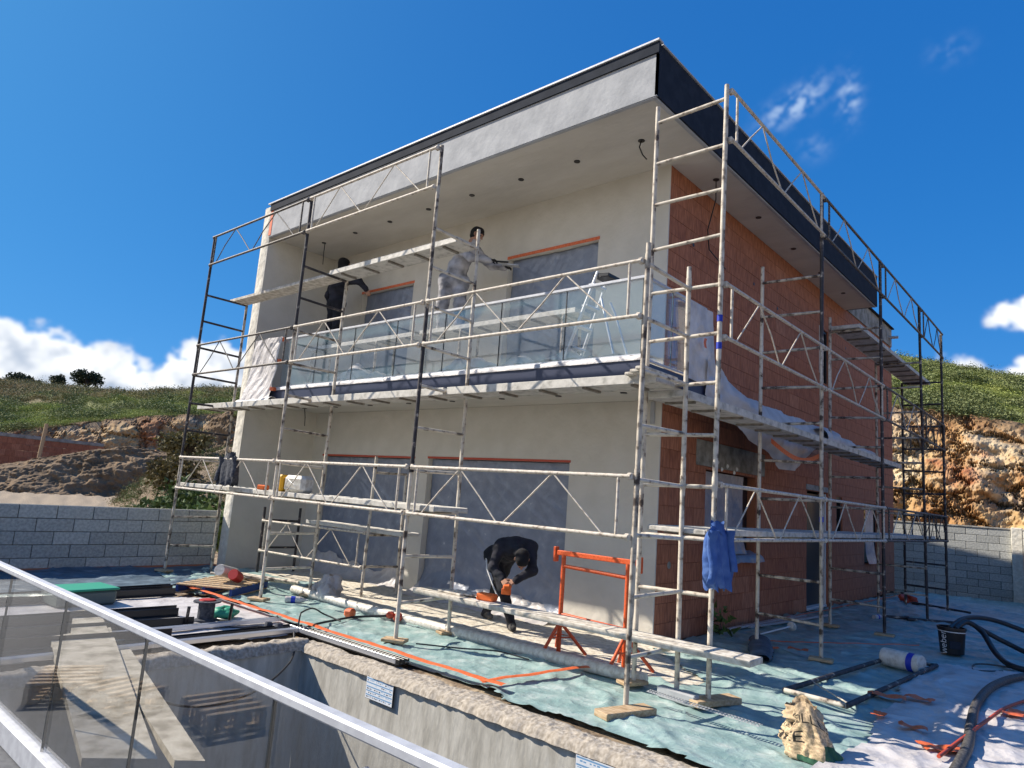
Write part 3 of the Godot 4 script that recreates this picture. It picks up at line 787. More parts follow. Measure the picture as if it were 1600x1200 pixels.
func build_house() -> void:
	house = thing("house", Vector3(-4, 0, -6), "two storey house under construction, plastered front, bare terracotta side and flat overhanging roof", "house")
	var m := MB.new()
	# front wall behind the loggias, one sheet per storey
	var gf := [[8.08 - 7.67, 8.08 - 4.85, 0.02, 2.26], [8.08 - 4.48, 8.08 - 1.45, 0.02, 2.27]]
	var uf := [[8.08 - 6.94, 8.08 - 5.35, 0.30, 2.29], [8.08 - 2.96, 8.08 - 1.16, 0.30, 2.33]]
	wall_open(m, Vector3(-8.08, 0, 0), Vector3.RIGHT, Vector3.BACK, 8.08, 3.13, gf, 0.24)
	wall_open(m, Vector3(-8.08, 3.29, 0), Vector3.RIGHT, Vector3.BACK, 8.08, 3.20, uf, 0.24)
	# plaster thickness at the corner
	m.quad(Vector3(0, 0, 0), Vector3(0, 0, -0.025), Vector3(0, 3.13, -0.025), Vector3(0, 3.13, 0))
	m.quad(Vector3(0, 3.29, 0), Vector3(0, 3.29, -0.025), Vector3(0, 6.49, -0.025), Vector3(0, 6.49, 0))
	obj("front_wall", m, M.plaster, house)
	# wing wall at the left, edge facing the viewer lumpy
	m = MB.new()
	m.box(Vector3(-8.225, 3.57, -5.5), Vector3(0.29, 7.14, 14.16))
	obj("wing_wall", m, M.plaster, house)
	m = MB.new()
	m.grid(6, 160, func(u: float, v: float):
		var x := lerpf(-8.375, -8.075, u); var y := lerpf(0.0, 7.145, v)
		return Vector3(x + 0.012 * noi.get_noise_2d(y * 9, 3), y, 1.592 + 0.014 * noi.get_noise_2d(x * 30, y * 12) - 0.02 * pow(absf(u - 0.5) * 2.0, 6.0)))
	obj("wing_wall_edge", m, M.plaster_edge, house)
	# carcass closing the house: back wall, floors, dark inside
	m = MB.new()
	m.box(Vector3(-4.1, 3.3, -12.45), Vector3(7.9, 6.6, 0.2))
	m.box(Vector3(-4.1, 6.36, -6.4), Vector3(7.86, 0.22, 11.8))
	m.box(Vector3(-4.1, 3.21, -6.4), Vector3(7.86, 0.2, 11.8))
	m.box(Vector3(-4.1, -0.03, -6.2), Vector3(7.9, 0.05, 12.2))
	obj("inner_carcass", m, M.interior, house)
	# roof slab: soffit, plaster fascia, dark cap and side fascia
	m = MB.new()
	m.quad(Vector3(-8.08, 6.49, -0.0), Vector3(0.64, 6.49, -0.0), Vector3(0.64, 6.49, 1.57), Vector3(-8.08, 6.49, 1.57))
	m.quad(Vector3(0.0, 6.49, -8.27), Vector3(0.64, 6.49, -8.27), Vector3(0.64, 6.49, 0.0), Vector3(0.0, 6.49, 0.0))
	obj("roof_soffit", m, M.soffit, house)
	m = MB.new()
	m.box(Vector3(-3.7, 6.757, 1.585), Vector3(8.74, 0.546, 0.03))
	obj("front_fascia", m, M.fascia, house)
	m = MB.new()
	m.box(Vector3(-3.71, 6.478, 1.565), Vector3(8.72, 0.02, 0.05), Basis(), 0.003)
	m.box(Vector3(0.625, 6.478, -3.36), Vector3(0.05, 0.02, 9.8), Basis(), 0.003)
	obj("drip_edge", m, M.fascia, house)
	m = MB.new()
	m.box(Vector3(-3.7, 6.80, -3.4), Vector3(8.6, 0.58, 9.66))
	obj("roof_slab", m, M.concrete, house)
	m = MB.new()
	m.box(Vector3(0.656, 6.83, -3.35), Vector3(0.028, 0.68, 9.90))
	m.box(Vector3(0.335, 6.76, -8.29), Vector3(0.61, 0.545, 0.028))
	m.box(Vector3(-3.70, 7.1, 1.612), Vector3(8.78, 0.145, 0.024))
	obj("dark_fascia", m, M.dark, house)
	m = MB.new()
	m.box(Vector3(-3.73, 7.185, 1.59), Vector3(8.86, 0.03, 0.11), Basis(), 0.004)
	m.box(Vector3(0.655, 7.182, -3.39), Vector3(0.075, 0.02, 9.82), Basis(), 0.004)
	obj("roof_coping", m, M.alu_rail, house)
	# parapet of the lower rear part with its rain spout
	m = MB.new()
	m.box(Vector3(-0.07, 6.78, -10.45), Vector3(0.17, 0.5, 4.25))
	m.box(Vector3(-4.1, 6.78, -12.52), Vector3(7.9, 0.5, 0.12))
	obj("rear_parapet", m, M.concrete, house)
	m = MB.new()
	m.box(Vector3(-0.05, 7.045, -10.45), Vector3(0.26, 0.03, 4.3), Basis(), 0.004)
	obj("parapet_cap", m, M.dark, house)
	m = MB.new()
	m.tube([Vector3(-0.05, 6.75, -12.3), Vector3(0.24, 6.74, -12.3)], 0.04, 10)
	obj("rain_spout", m, M.galv, house)
	# recessed light holes and dangling wires
	for k in 8: hole(Vector3(-0.01 - 1.046 * k, 6.485, 0.79))
	for z in [-0.75, -2.34, -3.96, -5.46, -6.96]: hole(Vector3(0.33, 6.485, z))
	for k in 8: hole(Vector3(-0.17 - 1.046 * k, 3.124, 0.67))
	hole(Vector3(0.21, 3.124, -0.94))
	for w in [[Vector3(-0.01, 6.49, 0.79), Vector3(-0.03, 6.40, 0.80), Vector3(0.0, 6.30, 0.76), Vector3(0.03, 6.25, 0.70)], [Vector3(-7.33, 6.49, 0.77), Vector3(-7.33, 6.3, 0.77), Vector3(-7.36, 6.05, 0.74)], [Vector3(0.33, 6.49, -0.75), Vector3(0.31, 6.2, -0.80), Vector3(0.10, 5.85, -1.0), Vector3(0.06, 5.6, -1.15), Vector3(0.12, 5.42, -1.6)], [Vector3(-7.49, 3.13, 0.67), Vector3(-7.45, 2.95, 0.66), Vector3(-7.43, 2.78, 0.66)]]:
		m = MB.new()
		m.tube(w, 0.009, 6)
		obj("cable_end", m, M.black_plastic, house)
	# balcony slab with film covered sill and navy edge
	m = MB.new()
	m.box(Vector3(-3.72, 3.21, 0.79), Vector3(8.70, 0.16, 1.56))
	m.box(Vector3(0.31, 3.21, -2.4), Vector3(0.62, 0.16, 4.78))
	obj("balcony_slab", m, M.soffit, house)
	m = MB.new()
	m.box(Vector3(-3.70, 3.225, 1.585), Vector3(8.72, 0.175, 0.04), Basis(), 0.004)
	m.box(Vector3(0.642, 3.215, -1.606), Vector3(0.04, 0.155, 6.338), Basis(), 0.004)
	obj("balcony_edge", m, M.navy, house)
	m = MB.new()
	m.grid(200, 6, func(u: float, v: float):
		var x := lerpf(-7.1, 0.66, u)
		var q := v * 0.30
		var y := 3.31 + minf(q, 0.065); var z := 1.622 - maxf(0.0, q - 0.065)
		return Vector3(x, y + 0.004 * noi.get_noise_2d(x * 30, v * 9), z + 0.006 * noi.get_noise_2d(x * 22, v * 5 + 9)))
	m.grid(6, 60, func(u: float, v: float):
		var z := lerpf(0.05, 1.61, v)
		return Vector3(0.668 - 0.1 * pow(1.0 - u, 3.0) * 2.0 + 0.004 * noi.get_noise_2d(z * 22, u), 3.375 - 0.065 * u, z))
	obj("sill_film", m, M.white_sheet, house)
	# frameless glass balustrade
	for k in 7:
		var x0 := -6.98 + 1.0814 * k
		glass_pane(Vector3(x0 + 0.012, 3.36, 1.545), Vector3(x0 + 1.069, 4.27, 1.56), "glass_panel")
	glass_pane(Vector3(0.60, 3.36, 0.925), Vector3(0.615, 4.27, 1.52), "glass_panel")
	glass_pane(Vector3(0.60, 3.36, 0.03), Vector3(0.615, 4.27, 0.90), "glass_panel")
	m = MB.new()
	m.box(Vector3(-3.2, 4.285, 1.552), Vector3(7.64, 0.035, 0.05), Basis(), 0.005)
	m.box(Vector3(0.607, 4.285, 0.78), Vector3(0.05, 0.035, 1.49), Basis(), 0.005)
	obj("balustrade_rail", m, M.alu_rail, house)
	m = MB.new()
	m.box(Vector3(-3.2, 3.36, 1.552), Vector3(7.7, 0.06, 0.055))
	obj("balustrade_channel", m, M.alu, house)
	film_window(-7.67, -4.85, 0.02, 2.26, 0.10, "left ground floor window under grey film")
	film_window(-4.48, -1.45, 0.02, 2.27, 0.26, "right ground floor window under grey film")
	film_window(-6.94, -5.35, 3.59, 5.58, 0.02, "left upper window under grey film")
	film_window(-2.96, -1.16, 3.59, 5.62, 0.02, "right upper window under grey film")
	build_side_wall()
	# tape at the end of the fascia, and small things fixed to the wall
	m = MB.new()
	m.box(Vector3(-8.03, 6.79, 1.603), Vector3(0.09, 0.56, 0.008))
	one("orange_tape_strip", m, M.tape, "orange tape strip at the left end of the grey roof fascia", "tape")
	m = MB.new()
	m.box(Vector3(-0.12, 2.96, 0.012), Vector3(0.06, 0.3, 0.03), Basis(), 0.004)
	obj("conduit_box", m, M.fascia, house)
	m = MB.new()
	m.box(Vector3(-1.18, 3.78, 0.008), Vector3(0.08, 0.08, 0.016), Basis(), 0.004)
	obj("socket_box", m, M.wood, house)

func hole(p: Vector3) -> void:
	var m := MB.new()
	m.lathe([Vector2(0.0, 0.002), Vector2(0.036, 0.002), Vector2(0.04, -0.004), Vector2(0.045, -0.004), Vector2(0.045, 0.004)], Transform3D(Basis(Vector3.RIGHT, PI), p + Vector3(0, 0.0, 0)), 14)
	obj("light_hole", m, M.black_plastic, house)

func glass_pane(a: Vector3, b: Vector3, called: String, parent: Node = null, material: Material = null) -> void:
	var m := MB.new()
	m.box((a + b) * 0.5, b - a)
	var g := obj(called, m, material if material else M.glass, parent if parent else house)
	m = MB.new()
	var c := (a + b) * 0.5
	if b.x - a.x > b.z - a.z:
		m.box(Vector3(b.x + 0.006, c.y, c.z), Vector3(0.008, b.y - a.y, 0.012))
	else: m.box(Vector3(c.x, c.y, a.z - 0.008), Vector3(0.012, b.y - a.y, 0.008))
	obj("edge_seal", m, M.joint, g)

func build_side_wall() -> void:
	# terracotta blocks laid one by one; z runs from 0 (front corner) backwards
	var ops := [[1.38, 3.25, 1.09, 2.32], [5.75, 7.01, -0.1, 2.26], [7.61, 8.02, 1.45, 2.22], [9.72, 10.85, 0.78, 2.18], [6.58, 7.05, 4.53, 5.67]]
	var m := MB.new()
	wall_open(m, Vector3(-0.014, 0, -0.0), Vector3.FORWARD, Vector3.RIGHT, 12.57, 6.55, ops.map(func(o): return [o[0], o[1], maxf(o[2], 0.0), o[3]]), 0.2)
	var wall := obj("side_wall", m, M.mortar, house)
	var skip := [[0.62, 5.05, 3.13, 3.29], [1.05, 3.62, 2.36, 2.74], [5.70, 7.06, 2.27, 2.38]]
	var all := []
	rng.seed = 77
	var rows := 26
	for r in rows:
		var y0 := r * 0.25
		var y1 := minf(y0 + 0.25, 6.49)
		if y1 - y0 < 0.04: continue
		var x := 0.026 - (0.25 if r % 2 == 1 else 0.0)
		while x < 12.57:
			var a := maxf(x, 0.026); var b := minf(x + 0.5, 12.57)
			x += 0.5
			if b - a < 0.03: continue
			var parts := [[a, b, y0, y1]]
			for o in ops + [skip[1], skip[2]]:
				var nx := []
				for p in parts:
					if p[1] <= o[0] or p[0] >= o[1] or p[3] <= o[2] or p[2] >= o[3]:
						nx.append(p); continue
					if p[0] < o[0]: nx.append([p[0], o[0], p[2], p[3]])
					if p[1] > o[1]: nx.append([o[1], p[1], p[2], p[3]])
					var q0 := maxf(p[0], o[0]); var q1 := minf(p[1], o[1])
					if p[2] < o[2] - 0.02: nx.append([q0, q1, p[2], o[2]])
					if p[3] > o[3] + 0.02: nx.append([q0, q1, o[3], p[3]])
				parts = nx
			for p in parts:
				if p[1] - p[0] > 0.02: all.append(p)
	# largest in the picture first: near ones
	all.sort_custom(func(p, q): return p[0] * 1.0 + absf(p[2] - 2.0) * 0.5 < q[0] * 1.0 + absf(q[2] - 2.0) * 0.5)
	var rest := MB.new()
	for i in all.size():
		var p: Array = all[i]
		var pr := rng.randf_range(-0.002, 0.002)
		var mb := rest if i >= 300 else MB.new()
		mb.box(Vector3(-0.02 + pr, (p[2] + p[3]) * 0.5, -(p[0] + p[1]) * 0.5), Vector3(0.04, p[3] - p[2] - 0.005, p[1] - p[0] - 0.004), Basis(), 0.002)
		if i < 300: obj("brick", mb, M.brick[[0, 1, 1, 0, 2, 0, 1, 3][rng.randi() % 8]], wall)
	var ro := obj("far_bricks", rest, M.brick[1], wall)
	ro.set_meta("kind", "stuff")
	# concrete lintels
	m = MB.new()
	m.box(Vector3(-0.018, 2.55, -2.335), Vector3(0.045, 0.37, 2.56), Basis(), 0.004)
	obj("lintel", m, M.concrete, house)
	m = MB.new()
	m.box(Vector3(-0.018, 2.325, -6.38), Vector3(0.045, 0.105, 1.34), Basis(), 0.004)
	obj("lintel", m, M.concrete, house)
	# side window with film and a bulging film sill
	m = MB.new()
	m.box(Vector3(-0.17, 1.7, -2.31), Vector3(0.05, 1.22, 1.86))
	var w := obj("window", m, M.profile, house)
	m = MB.new()
	m.grid(40, 40, func(u: float, v: float):
		var z := -1.40 - u * 1.45; var y := 1.10 + v * 1.2
		return Vector3(-0.06 + 0.03 * noi.get_noise_2d(z * 12, y * 5) + 0.10 * pow(1.0 - v, 6.0), y, z))
	m.grid(40, 8, func(u: float, v: float):
		var z := -1.35 - u * 2.05
		return Vector3(0.11 - 0.2 * v + 0.03 * noi.get_noise_2d(z * 14, v * 3), 0.97 + 0.17 * sqrt(v) + 0.03 * noi.get_noise_2d(z * 16, 7 + v), z))
	obj("protective_film", m, M.film, w)
	# entrance door, deep dark leaf with pale frame
	m = MB.new()
	m.box(Vector3(-0.1, 1.12, -5.775), Vector3(0.14, 2.24, 0.05), Basis(), 0.004)
	m.box(Vector3(-0.1, 1.12, -6.985), Vector3(0.14, 2.24, 0.05), Basis(), 0.004)
	m.box(Vector3(-0.1, 0.03, -6.38), Vector3(0.2, 0.05, 1.16), Basis(), 0.004)
	var door := obj("door_frame", m, M.white_plastic, house)
	m = MB.new()
	m.box(Vector3(-0.16, 1.13, -6.38), Vector3(0.06, 2.18, 1.15), Basis(), 0.006)
	obj("door", m, M.profile, door)
	m = MB.new()
	m.tube([Vector3(-0.10, 0.8, -6.83), Vector3(-0.085, 0.82, -6.83), Vector3(-0.085, 1.45, -6.83), Vector3(-0.10, 1.47, -6.83)], 0.012, 8)
	obj("door_handle", m, M.alu, door)
	# slit windows
	for s in [[7.61, 8.02, 1.45, 2.22, false], [9.72, 10.85, 0.78, 2.18, true], [6.58, 7.05, 4.53, 5.67, false]]:
		m = MB.new()
		for z in [s[0] + 0.025, s[1] - 0.025]: m.box(Vector3(-0.08, (s[2] + s[3]) * 0.5, -z), Vector3(0.1, s[3] - s[2], 0.05), Basis(), 0.004)
		m.box(Vector3(-0.08, s[3] - 0.025, -(s[0] + s[1]) * 0.5), Vector3(0.098, 0.05, s[1] - s[0] - 0.1), Basis(), 0.004)
		var f := obj("window_frame", m, M.profile, house)
		m = MB.new()
		m.box(Vector3(-0.12, (s[2] + s[3]) * 0.5, -(s[0] + s[1]) * 0.5), Vector3(0.02, s[3] - s[2], s[1] - s[0] - 0.1))
		obj("pane", m, M.window_glass, f)
		if s[4]:
			m = MB.new()
			m.grid(16, 30, func(u: float, v: float):
				var z: float = -s[0] - 0.1 - u * (s[1] - s[0] - 0.4); var y: float = lerpf(s[2], s[3] - 0.08, v)
				return Vector3(0.0 + 0.025 * noi.get_noise_2d(z * 14, y * 6) + 0.09 * pow(1.0 - v, 8.0), y, z))
			obj("protective_film", m, M.film, f)
		elif s[3] > 4.0:
			m = MB.new()
			m.box(Vector3(0.008, 5.2, -6.5), Vector3(0.03, 1.0, 0.1), Basis(), 0.004)
			obj("film_edge", m, M.white_plastic, f)
	# plug hole and foam dabs
	m = MB.new()
	m.lathe([Vector2(0.05, 0), Vector2(0.045, 0.003), Vector2(0, 0.003)], Transform3D(Basis(Vector3.FORWARD, PI / 2), Vector3(0.004, 0.98, -0.36)), 12)
	obj("socket_hole", m, M.concrete, wall)
	for p in [[2.45, 1.75], [2.42, 2.1], [2.40, 2.45], [2.36, 1.9], [2.34, 2.35]]:
		m = MB.new()
		m.lathe([Vector2(0.035, 0.0), Vector2(0.02, 0.016), Vector2(0, 0.02)], Transform3D(Basis(Vector3.FORWARD, PI / 2), Vector3(0.006, p[0], -p[1])), 9)
		obj("foam_dab", m, M.white_plastic, wall)
	for p in [[5.55, 0.75], [5.6, 3.0], [5.45, 4.1], [5.6, 8.3]]:
		m = MB.new()
		m.lathe([Vector2(0.03, 0), Vector2(0.028, 0.003), Vector2(0, 0.003)], Transform3D(Basis(Vector3.FORWARD, PI / 2), Vector3(0.004, p[0], -p[1])), 9)
		obj("anchor_hole", m, M.black_plastic, wall)

# ---------- scaffolding ----------
const RUNGS := [0.47, 0.96, 1.46, 1.94, 2.43, 2.92, 3.40, 3.90, 4.39, 4.88, 5.35, 5.84]

func at_h(a: Vector3, b: Vector3, y: float) -> Vector3:
	return a.lerp(b, (y - a.y) / (b.y - a.y))

# outer foot/top, inner foot/top; one material per two metre tier
func scaffold_frame(root: Node3D, fo: Vector3, to: Vector3, fi: Vector3, ti: Vector3, mo, mi, mr) -> void:
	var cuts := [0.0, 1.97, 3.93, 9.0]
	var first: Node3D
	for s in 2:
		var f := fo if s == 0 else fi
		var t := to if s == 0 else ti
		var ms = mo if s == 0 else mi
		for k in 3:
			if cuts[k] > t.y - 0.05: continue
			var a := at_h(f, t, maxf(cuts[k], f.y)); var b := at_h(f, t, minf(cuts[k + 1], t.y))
			var m := MB.new()
			m.tube([a, b], 0.0238, 10)
			if k > 0: m.tube([at_h(f, t, a.y - 0.06), at_h(f, t, a.y + 0.07)], 0.0275, 10)
			var o := obj("frame_standard", m, ms[k] if ms is Array else ms, root)
			if s == 0 and k == 0: first = o
	for y in RUNGS:
		if y > to.y or y > ti.y: continue
		var m := MB.new()
		var j := rng.randf_range(-0.012, 0.012)
		m.tube([at_h(fo, to, y + j), at_h(fi, ti, y - j)], 0.0195, 8)
		obj("rung", m, (mr[0] if y < 1.97 else mr[1] if y < 3.93 else mr[2]) if mr is Array else mr, first)

# lattice guardrail between two standards (points at the top tube), bottom tube .53 lower
func guardrail(root: Node3D, a: Vector3, b: Vector3, drop: float, mr: Material, mb: Material) -> void:
	var d := (b - a).normalized()
	var l := a.distance_to(b)
	var dn := Vector3(0, -drop, 0)
	var side := d.cross(Vector3.UP) * 0.045
	var m := MB.new()
	m.tube([a + d * 0.04 + side, b - d * 0.04 + side], 0.0185, 8)
	m.tube([a + d * 0.04 + dn + side, b - d * 0.04 + dn + side], 0.0185, 8)
	for p in [a + d * 0.16 + side, b - d * 0.16 + side]: m.tube([p, p + dn], 0.014, 7)
	for p in [a + d * 0.05, b - d * 0.05]:
		for q in [Vector3.ZERO, dn]:
			m.box(p + q + side * 0.6, Vector3(0.05, 0.06, 0.05), Basis(d, Vector3.UP, d.cross(Vector3.UP)), 0.008)
	var g := obj("guardrail", m, mr, root)
	for k in [[0.09, 0.28, 0], [0.28, 0.475, 1], [0.50, 0.70, 0], [0.70, 0.90, 1]]:
		m = MB.new()
		var p: Vector3 = a + d * (l * k[0]) + side + (dn if k[2] == 0 else Vector3.ZERO)
		var q: Vector3 = a + d * (l * k[1]) + side + (Vector3.ZERO if k[2] == 0 else dn)
		var bow := side.normalized() * rng.randf_range(-0.02, 0.02)
		m.tube([p, p.lerp(q, 0.08) + bow * 0.3, p.lerp(q, 0.5) + bow, q], 0.0085, 6)
		obj("brace", m, mb, g)

func plank(called: String, x: Array, y: float, z: Array, th: float, material: Material, label: String, group: String, ribs := false) -> void:
	var m := MB.new()
	var a := Vector3(x[0], y, z[0]); var b := Vector3(x[1], y + th, z[1])
	m.box((a + b) * 0.5, b - a, Basis(), 0.006)
	if not ribs:
		one(called, m, material, label, "scaffold plank" if called != "work_plank" else "plank", group)
		return
	var t := thing(called, Vector3((a.x + b.x) * 0.5, y, (a.z + b.z) * 0.5), label, "scaffold plank", group)
	obj("deck", m, material, t)
	var along_x := b.x - a.x > b.z - a.z
	var l := (b.x - a.x) if along_x else (b.z - a.z)
	var n := int(l / 0.5)
	for k in n:
		var p := (k + 0.5) / n
		m = MB.new()
		if along_x: m.box(Vector3(lerpf(a.x, b.x, p), y - 0.012, (a.z + b.z) * 0.5), Vector3(0.04, 0.024, b.z - a.z - 0.05))
		else: m.box(Vector3((a.x + b.x) * 0.5, y - 0.012, lerpf(a.z, b.z, p)), Vector3(b.x - a.x - 0.05, 0.024, 0.04))
		obj("cross_bar", m, M.deck_under, t)
	m = MB.new()
	for s in [0.0, 1.0]:
		if along_x: m.box(Vector3((a.x + b.x) * 0.5, y + th * 0.5, lerpf(a.z - 0.004, b.z + 0.004, s)), Vector3(l - 0.02, th + 0.012, 0.02), Basis(), 0.004)
		else: m.box(Vector3(lerpf(a.x - 0.004, b.x + 0.004, s), y + th * 0.5, (a.z + b.z) * 0.5), Vector3(0.02, th + 0.012, l - 0.02), Basis(), 0.004)
	obj("side_lip", m, material, t)

func build_scaffold() -> void:
	rng.seed = 9
	var fs := thing("front_scaffold", Vector3(-3.1, 0, 2.43), "chipped whitewashed tube scaffold standing along the plastered front of the house", "scaffold")
	var fr := [
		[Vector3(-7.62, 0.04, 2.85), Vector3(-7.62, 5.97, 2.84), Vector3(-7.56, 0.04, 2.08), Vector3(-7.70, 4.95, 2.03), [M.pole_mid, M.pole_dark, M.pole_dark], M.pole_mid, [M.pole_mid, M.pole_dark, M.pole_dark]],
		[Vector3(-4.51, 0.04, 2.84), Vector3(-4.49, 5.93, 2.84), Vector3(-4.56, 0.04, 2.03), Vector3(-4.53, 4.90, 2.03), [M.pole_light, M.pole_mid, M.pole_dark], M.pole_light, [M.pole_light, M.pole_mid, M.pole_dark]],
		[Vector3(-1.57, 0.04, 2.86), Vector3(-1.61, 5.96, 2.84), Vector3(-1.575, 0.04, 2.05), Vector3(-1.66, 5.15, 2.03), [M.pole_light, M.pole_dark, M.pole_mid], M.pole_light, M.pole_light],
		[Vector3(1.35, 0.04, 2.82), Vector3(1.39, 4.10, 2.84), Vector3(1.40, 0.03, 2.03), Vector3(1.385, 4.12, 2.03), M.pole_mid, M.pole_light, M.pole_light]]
	for f in fr: scaffold_frame(fs, f[0], f[1], f[2], f[3], f[4], f[5], f[6])
	for k in 3:
		var a: Array = fr[k]; var b: Array = fr[k + 1]
		for y in [1.97, 3.93, 5.93]:
			if k == 2 and y > 5.0: continue
			var dk: bool = k == 0 and y > 3.0
			guardrail(fs, at_h(a[0], a[1], y), at_h(b[0], b[1], y), 0.52, M.rod_dark if dk else M.rod, M.rod_dark if dk else M.rod)
	var ss := thing("side_scaffold", Vector3(1.34, 0, -3.5), "dark weathered tube scaffold standing along the terracotta side wall", "scaffold")
	var zs := [2.02, -0.98, -3.98, -6.95, -9.2]
	var xs_o := [1.70, 1.73, 1.73, 1.76, 1.72]
	var sr := []
	for k in 5:
		var yo: float = [6.0, 6.02, 6.02, 6.0, 5.95][k]
		var yi: float = [6.02, 5.12, 5.14, 4.98, 4.9][k]
		var lean: float = [0.03, 0.0, 0.0, -0.03, 0.0][k]
		var e := [Vector3(xs_o[k], 0.03, zs[k]), Vector3(xs_o[k] + lean, yo, zs[k]), Vector3(0.945, 0.03, zs[k]), Vector3(0.945, yi, zs[k])]
		sr.append(e)
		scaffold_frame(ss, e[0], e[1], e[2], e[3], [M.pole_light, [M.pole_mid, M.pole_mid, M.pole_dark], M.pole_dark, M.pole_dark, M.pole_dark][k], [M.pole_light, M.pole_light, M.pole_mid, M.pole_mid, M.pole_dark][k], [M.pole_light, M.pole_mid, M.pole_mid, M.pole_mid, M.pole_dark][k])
	for k in 4:
		for y in [1.97, 3.90, 5.94]:
			var dk: bool = k >= 2 or (k == 1 and y > 5)
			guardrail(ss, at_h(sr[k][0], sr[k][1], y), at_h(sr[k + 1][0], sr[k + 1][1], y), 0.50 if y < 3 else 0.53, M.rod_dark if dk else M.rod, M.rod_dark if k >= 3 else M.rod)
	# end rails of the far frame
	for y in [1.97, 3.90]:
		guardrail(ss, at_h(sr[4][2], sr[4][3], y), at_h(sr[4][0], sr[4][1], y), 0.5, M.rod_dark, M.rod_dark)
	# blue tape marks on the standards
	for p in [[sr[0], 3.55], [sr[0], 3.28], [sr[1], 1.72]]:
		var m := MB.new()
		m.tube([at_h(p[0][0], p[0][1], p[1] - 0.03), at_h(p[0][0], p[0][1], p[1] + 0.035)], 0.027, 10)
		obj("blue_tape", m, M.bluetape, ss)
	# timber pads under the feet
	var pads := [[Vector3(-7.62, 0, 2.86), 0.3, "scaffold pad under the outer pole at the far left by the block wall"], [Vector3(-4.51, 0, 2.86), 0.4, "scaffold pad under the second outer pole beside the pallet"], [Vector3(-1.57, 0, 2.87), 0.5, "scaffold pad under the third outer pole near the pit rim"], [Vector3(-1.60, 0, 2.02), 1.3, "scaffold pad under the third inner pole beside the white pipe"], [Vector3(1.42, 0, 2.93), 1.25, "long raw timber pad under the nearest corner pole"], [Vector3(1.72, 0, 1.95), 1.2, "broad timber pad under the right corner pole"], [Vector3(0.95, 0, 2.05), 1.2, "brown timber pad under the inner corner pole, in shade"], [Vector3(1.73, 0, -0.98), 0.2, "flat timber pad under the second outer side pole"], [Vector3(1.73, 0, -3.98), 0.1, "flat timber pad under the third outer side pole"], [Vector3(0.945, 0, -3.98), 0.1, "flat timber pad under the third inner side pole"], [Vector3(-4.56, 0, 2.02), 0.6, "small timber pad under the second inner pole by the white bags"]]
	for k in pads.size():
		var m := MB.new()
		var s := Vector3(0.52, 0.055, 0.17) if k in [4, 5] else Vector3(0.27, 0.035, 0.16)
		m.box(pads[k][0] + Vector3(0, 0.07, 0), s, Basis(Vector3.UP, pads[k][1]), 0.006)
		one("timber_pad", m, M.wood, pads[k][2], "timber pad", "timber pads under the scaffold feet")
	# decks
	var g1 := "planks at the first scaffold level"; var g2 := "planks at the second scaffold level"; var g3 := "planks at the third scaffold level"
	plank("scaffold_plank", [-7.75, -4.45], 1.485, [2.22, 2.74], 0.05, M.deck, "first level front plank at the left, with the orange block on it", g1, true)
	plank("scaffold_plank", [-4.40, -1.25], 1.49, [2.22, 2.74], 0.05, M.deck, "first level front plank carrying the yellow and white bucket", g1, true)
	plank("scaffold_plank", [-8.25, -4.55], 2.885, [2.08, 2.42], 0.08, M.deck, "left length of the pale second level plank below the balcony", g2, true)
	plank("scaffold_plank", [-4.50, -1.62], 2.885, [2.08, 2.42], 0.08, M.deck, "middle length of the pale second level plank below the balcony", g2, true)
	plank("scaffold_plank", [-1.58, 1.30], 2.885, [2.08, 2.42], 0.08, M.deck, "right length of the pale second level plank ending at the corner poles", g2, true)
	plank("scaffold_plank", [-7.80, -4.60], 4.895, [2.03, 2.32], 0.055, M.board, "high dusty wooden plank at upper left crossing the first bay", g3)
	plank("scaffold_plank", [-4.55, -1.72], 4.895, [2.02, 2.34], 0.065, M.deck, "high metal plank in front of the grey clad worker", g3, true)
	for k in 3:
		plank("scaffold_plank", [1.0, 1.38], 2.80, [[2.05, -0.95, -3.95][k] - 2.96, [2.05, -0.95, -3.95][k]], 0.07, M.deck, ["nearest length of the second level side plank at the corner", "middle length of the second level side plank over the hanging film", "far length of the second level side plank"][k], g2, true)
	for k in 3:
		plank("scaffold_plank", [1.02, 1.62], 1.50, [[2.0, -1.0, -4.0][k] - ([2.96, 2.96, 4.6][k]), [2.0, -1.0, -4.0][k]], 0.045, M.deck, ["nearest first level side plank behind the blue jacket", "middle first level side plank crossing in front of the door", "far first level side plank near the back"][k], g1, true)
	plank("scaffold_plank", [1.0, 1.42], 4.90, [-9.6, -3.9], 0.06, M.deck, "highest side plank far back beneath the end of the roof", g3, true)
	for k in 3:
		plank("corner_board", [0.98 + 0.12 * k, 1.08 + 0.12 * k], 2.955 + 0.003 * k, [2.06, 2.5 + 0.1 * k], 0.03, M.board, ["leftmost short board laid across the scaffold corner", "middle short board laid across the scaffold corner", "right short board laid across the scaffold corner"][k], "short boards at the scaffold corner")
	plank("work_plank", [-1.95, 2.2], 0.495, [2.07, 2.34], 0.055, M.board, "long thick dusty work plank at knee height in front of the worker", "")
	# low inner scaffold by the left window
	var ls := thing("low_scaffold", Vector3(-5.8, 0, 0.95), "low scaffold bay standing in front of the left ground floor window", "scaffold")
	scaffold_frame(ls, Vector3(-7.28, 0.03, 1.36), Vector3(-7.28, 1.2, 1.36), Vector3(-7.28, 0.03, 0.62), Vector3(-7.28, 1.2, 0.62), M.pole_dark, M.pole_dark, M.pole_dark)
	scaffold_frame(ls, Vector3(-4.36, 0.03, 1.24), Vector3(-4.38, 2.19, 1.2), Vector3(-4.36, 0.03, 0.55), Vector3(-4.38, 1.95, 0.55), M.pole_light, M.pole_light, M.pole_mid)
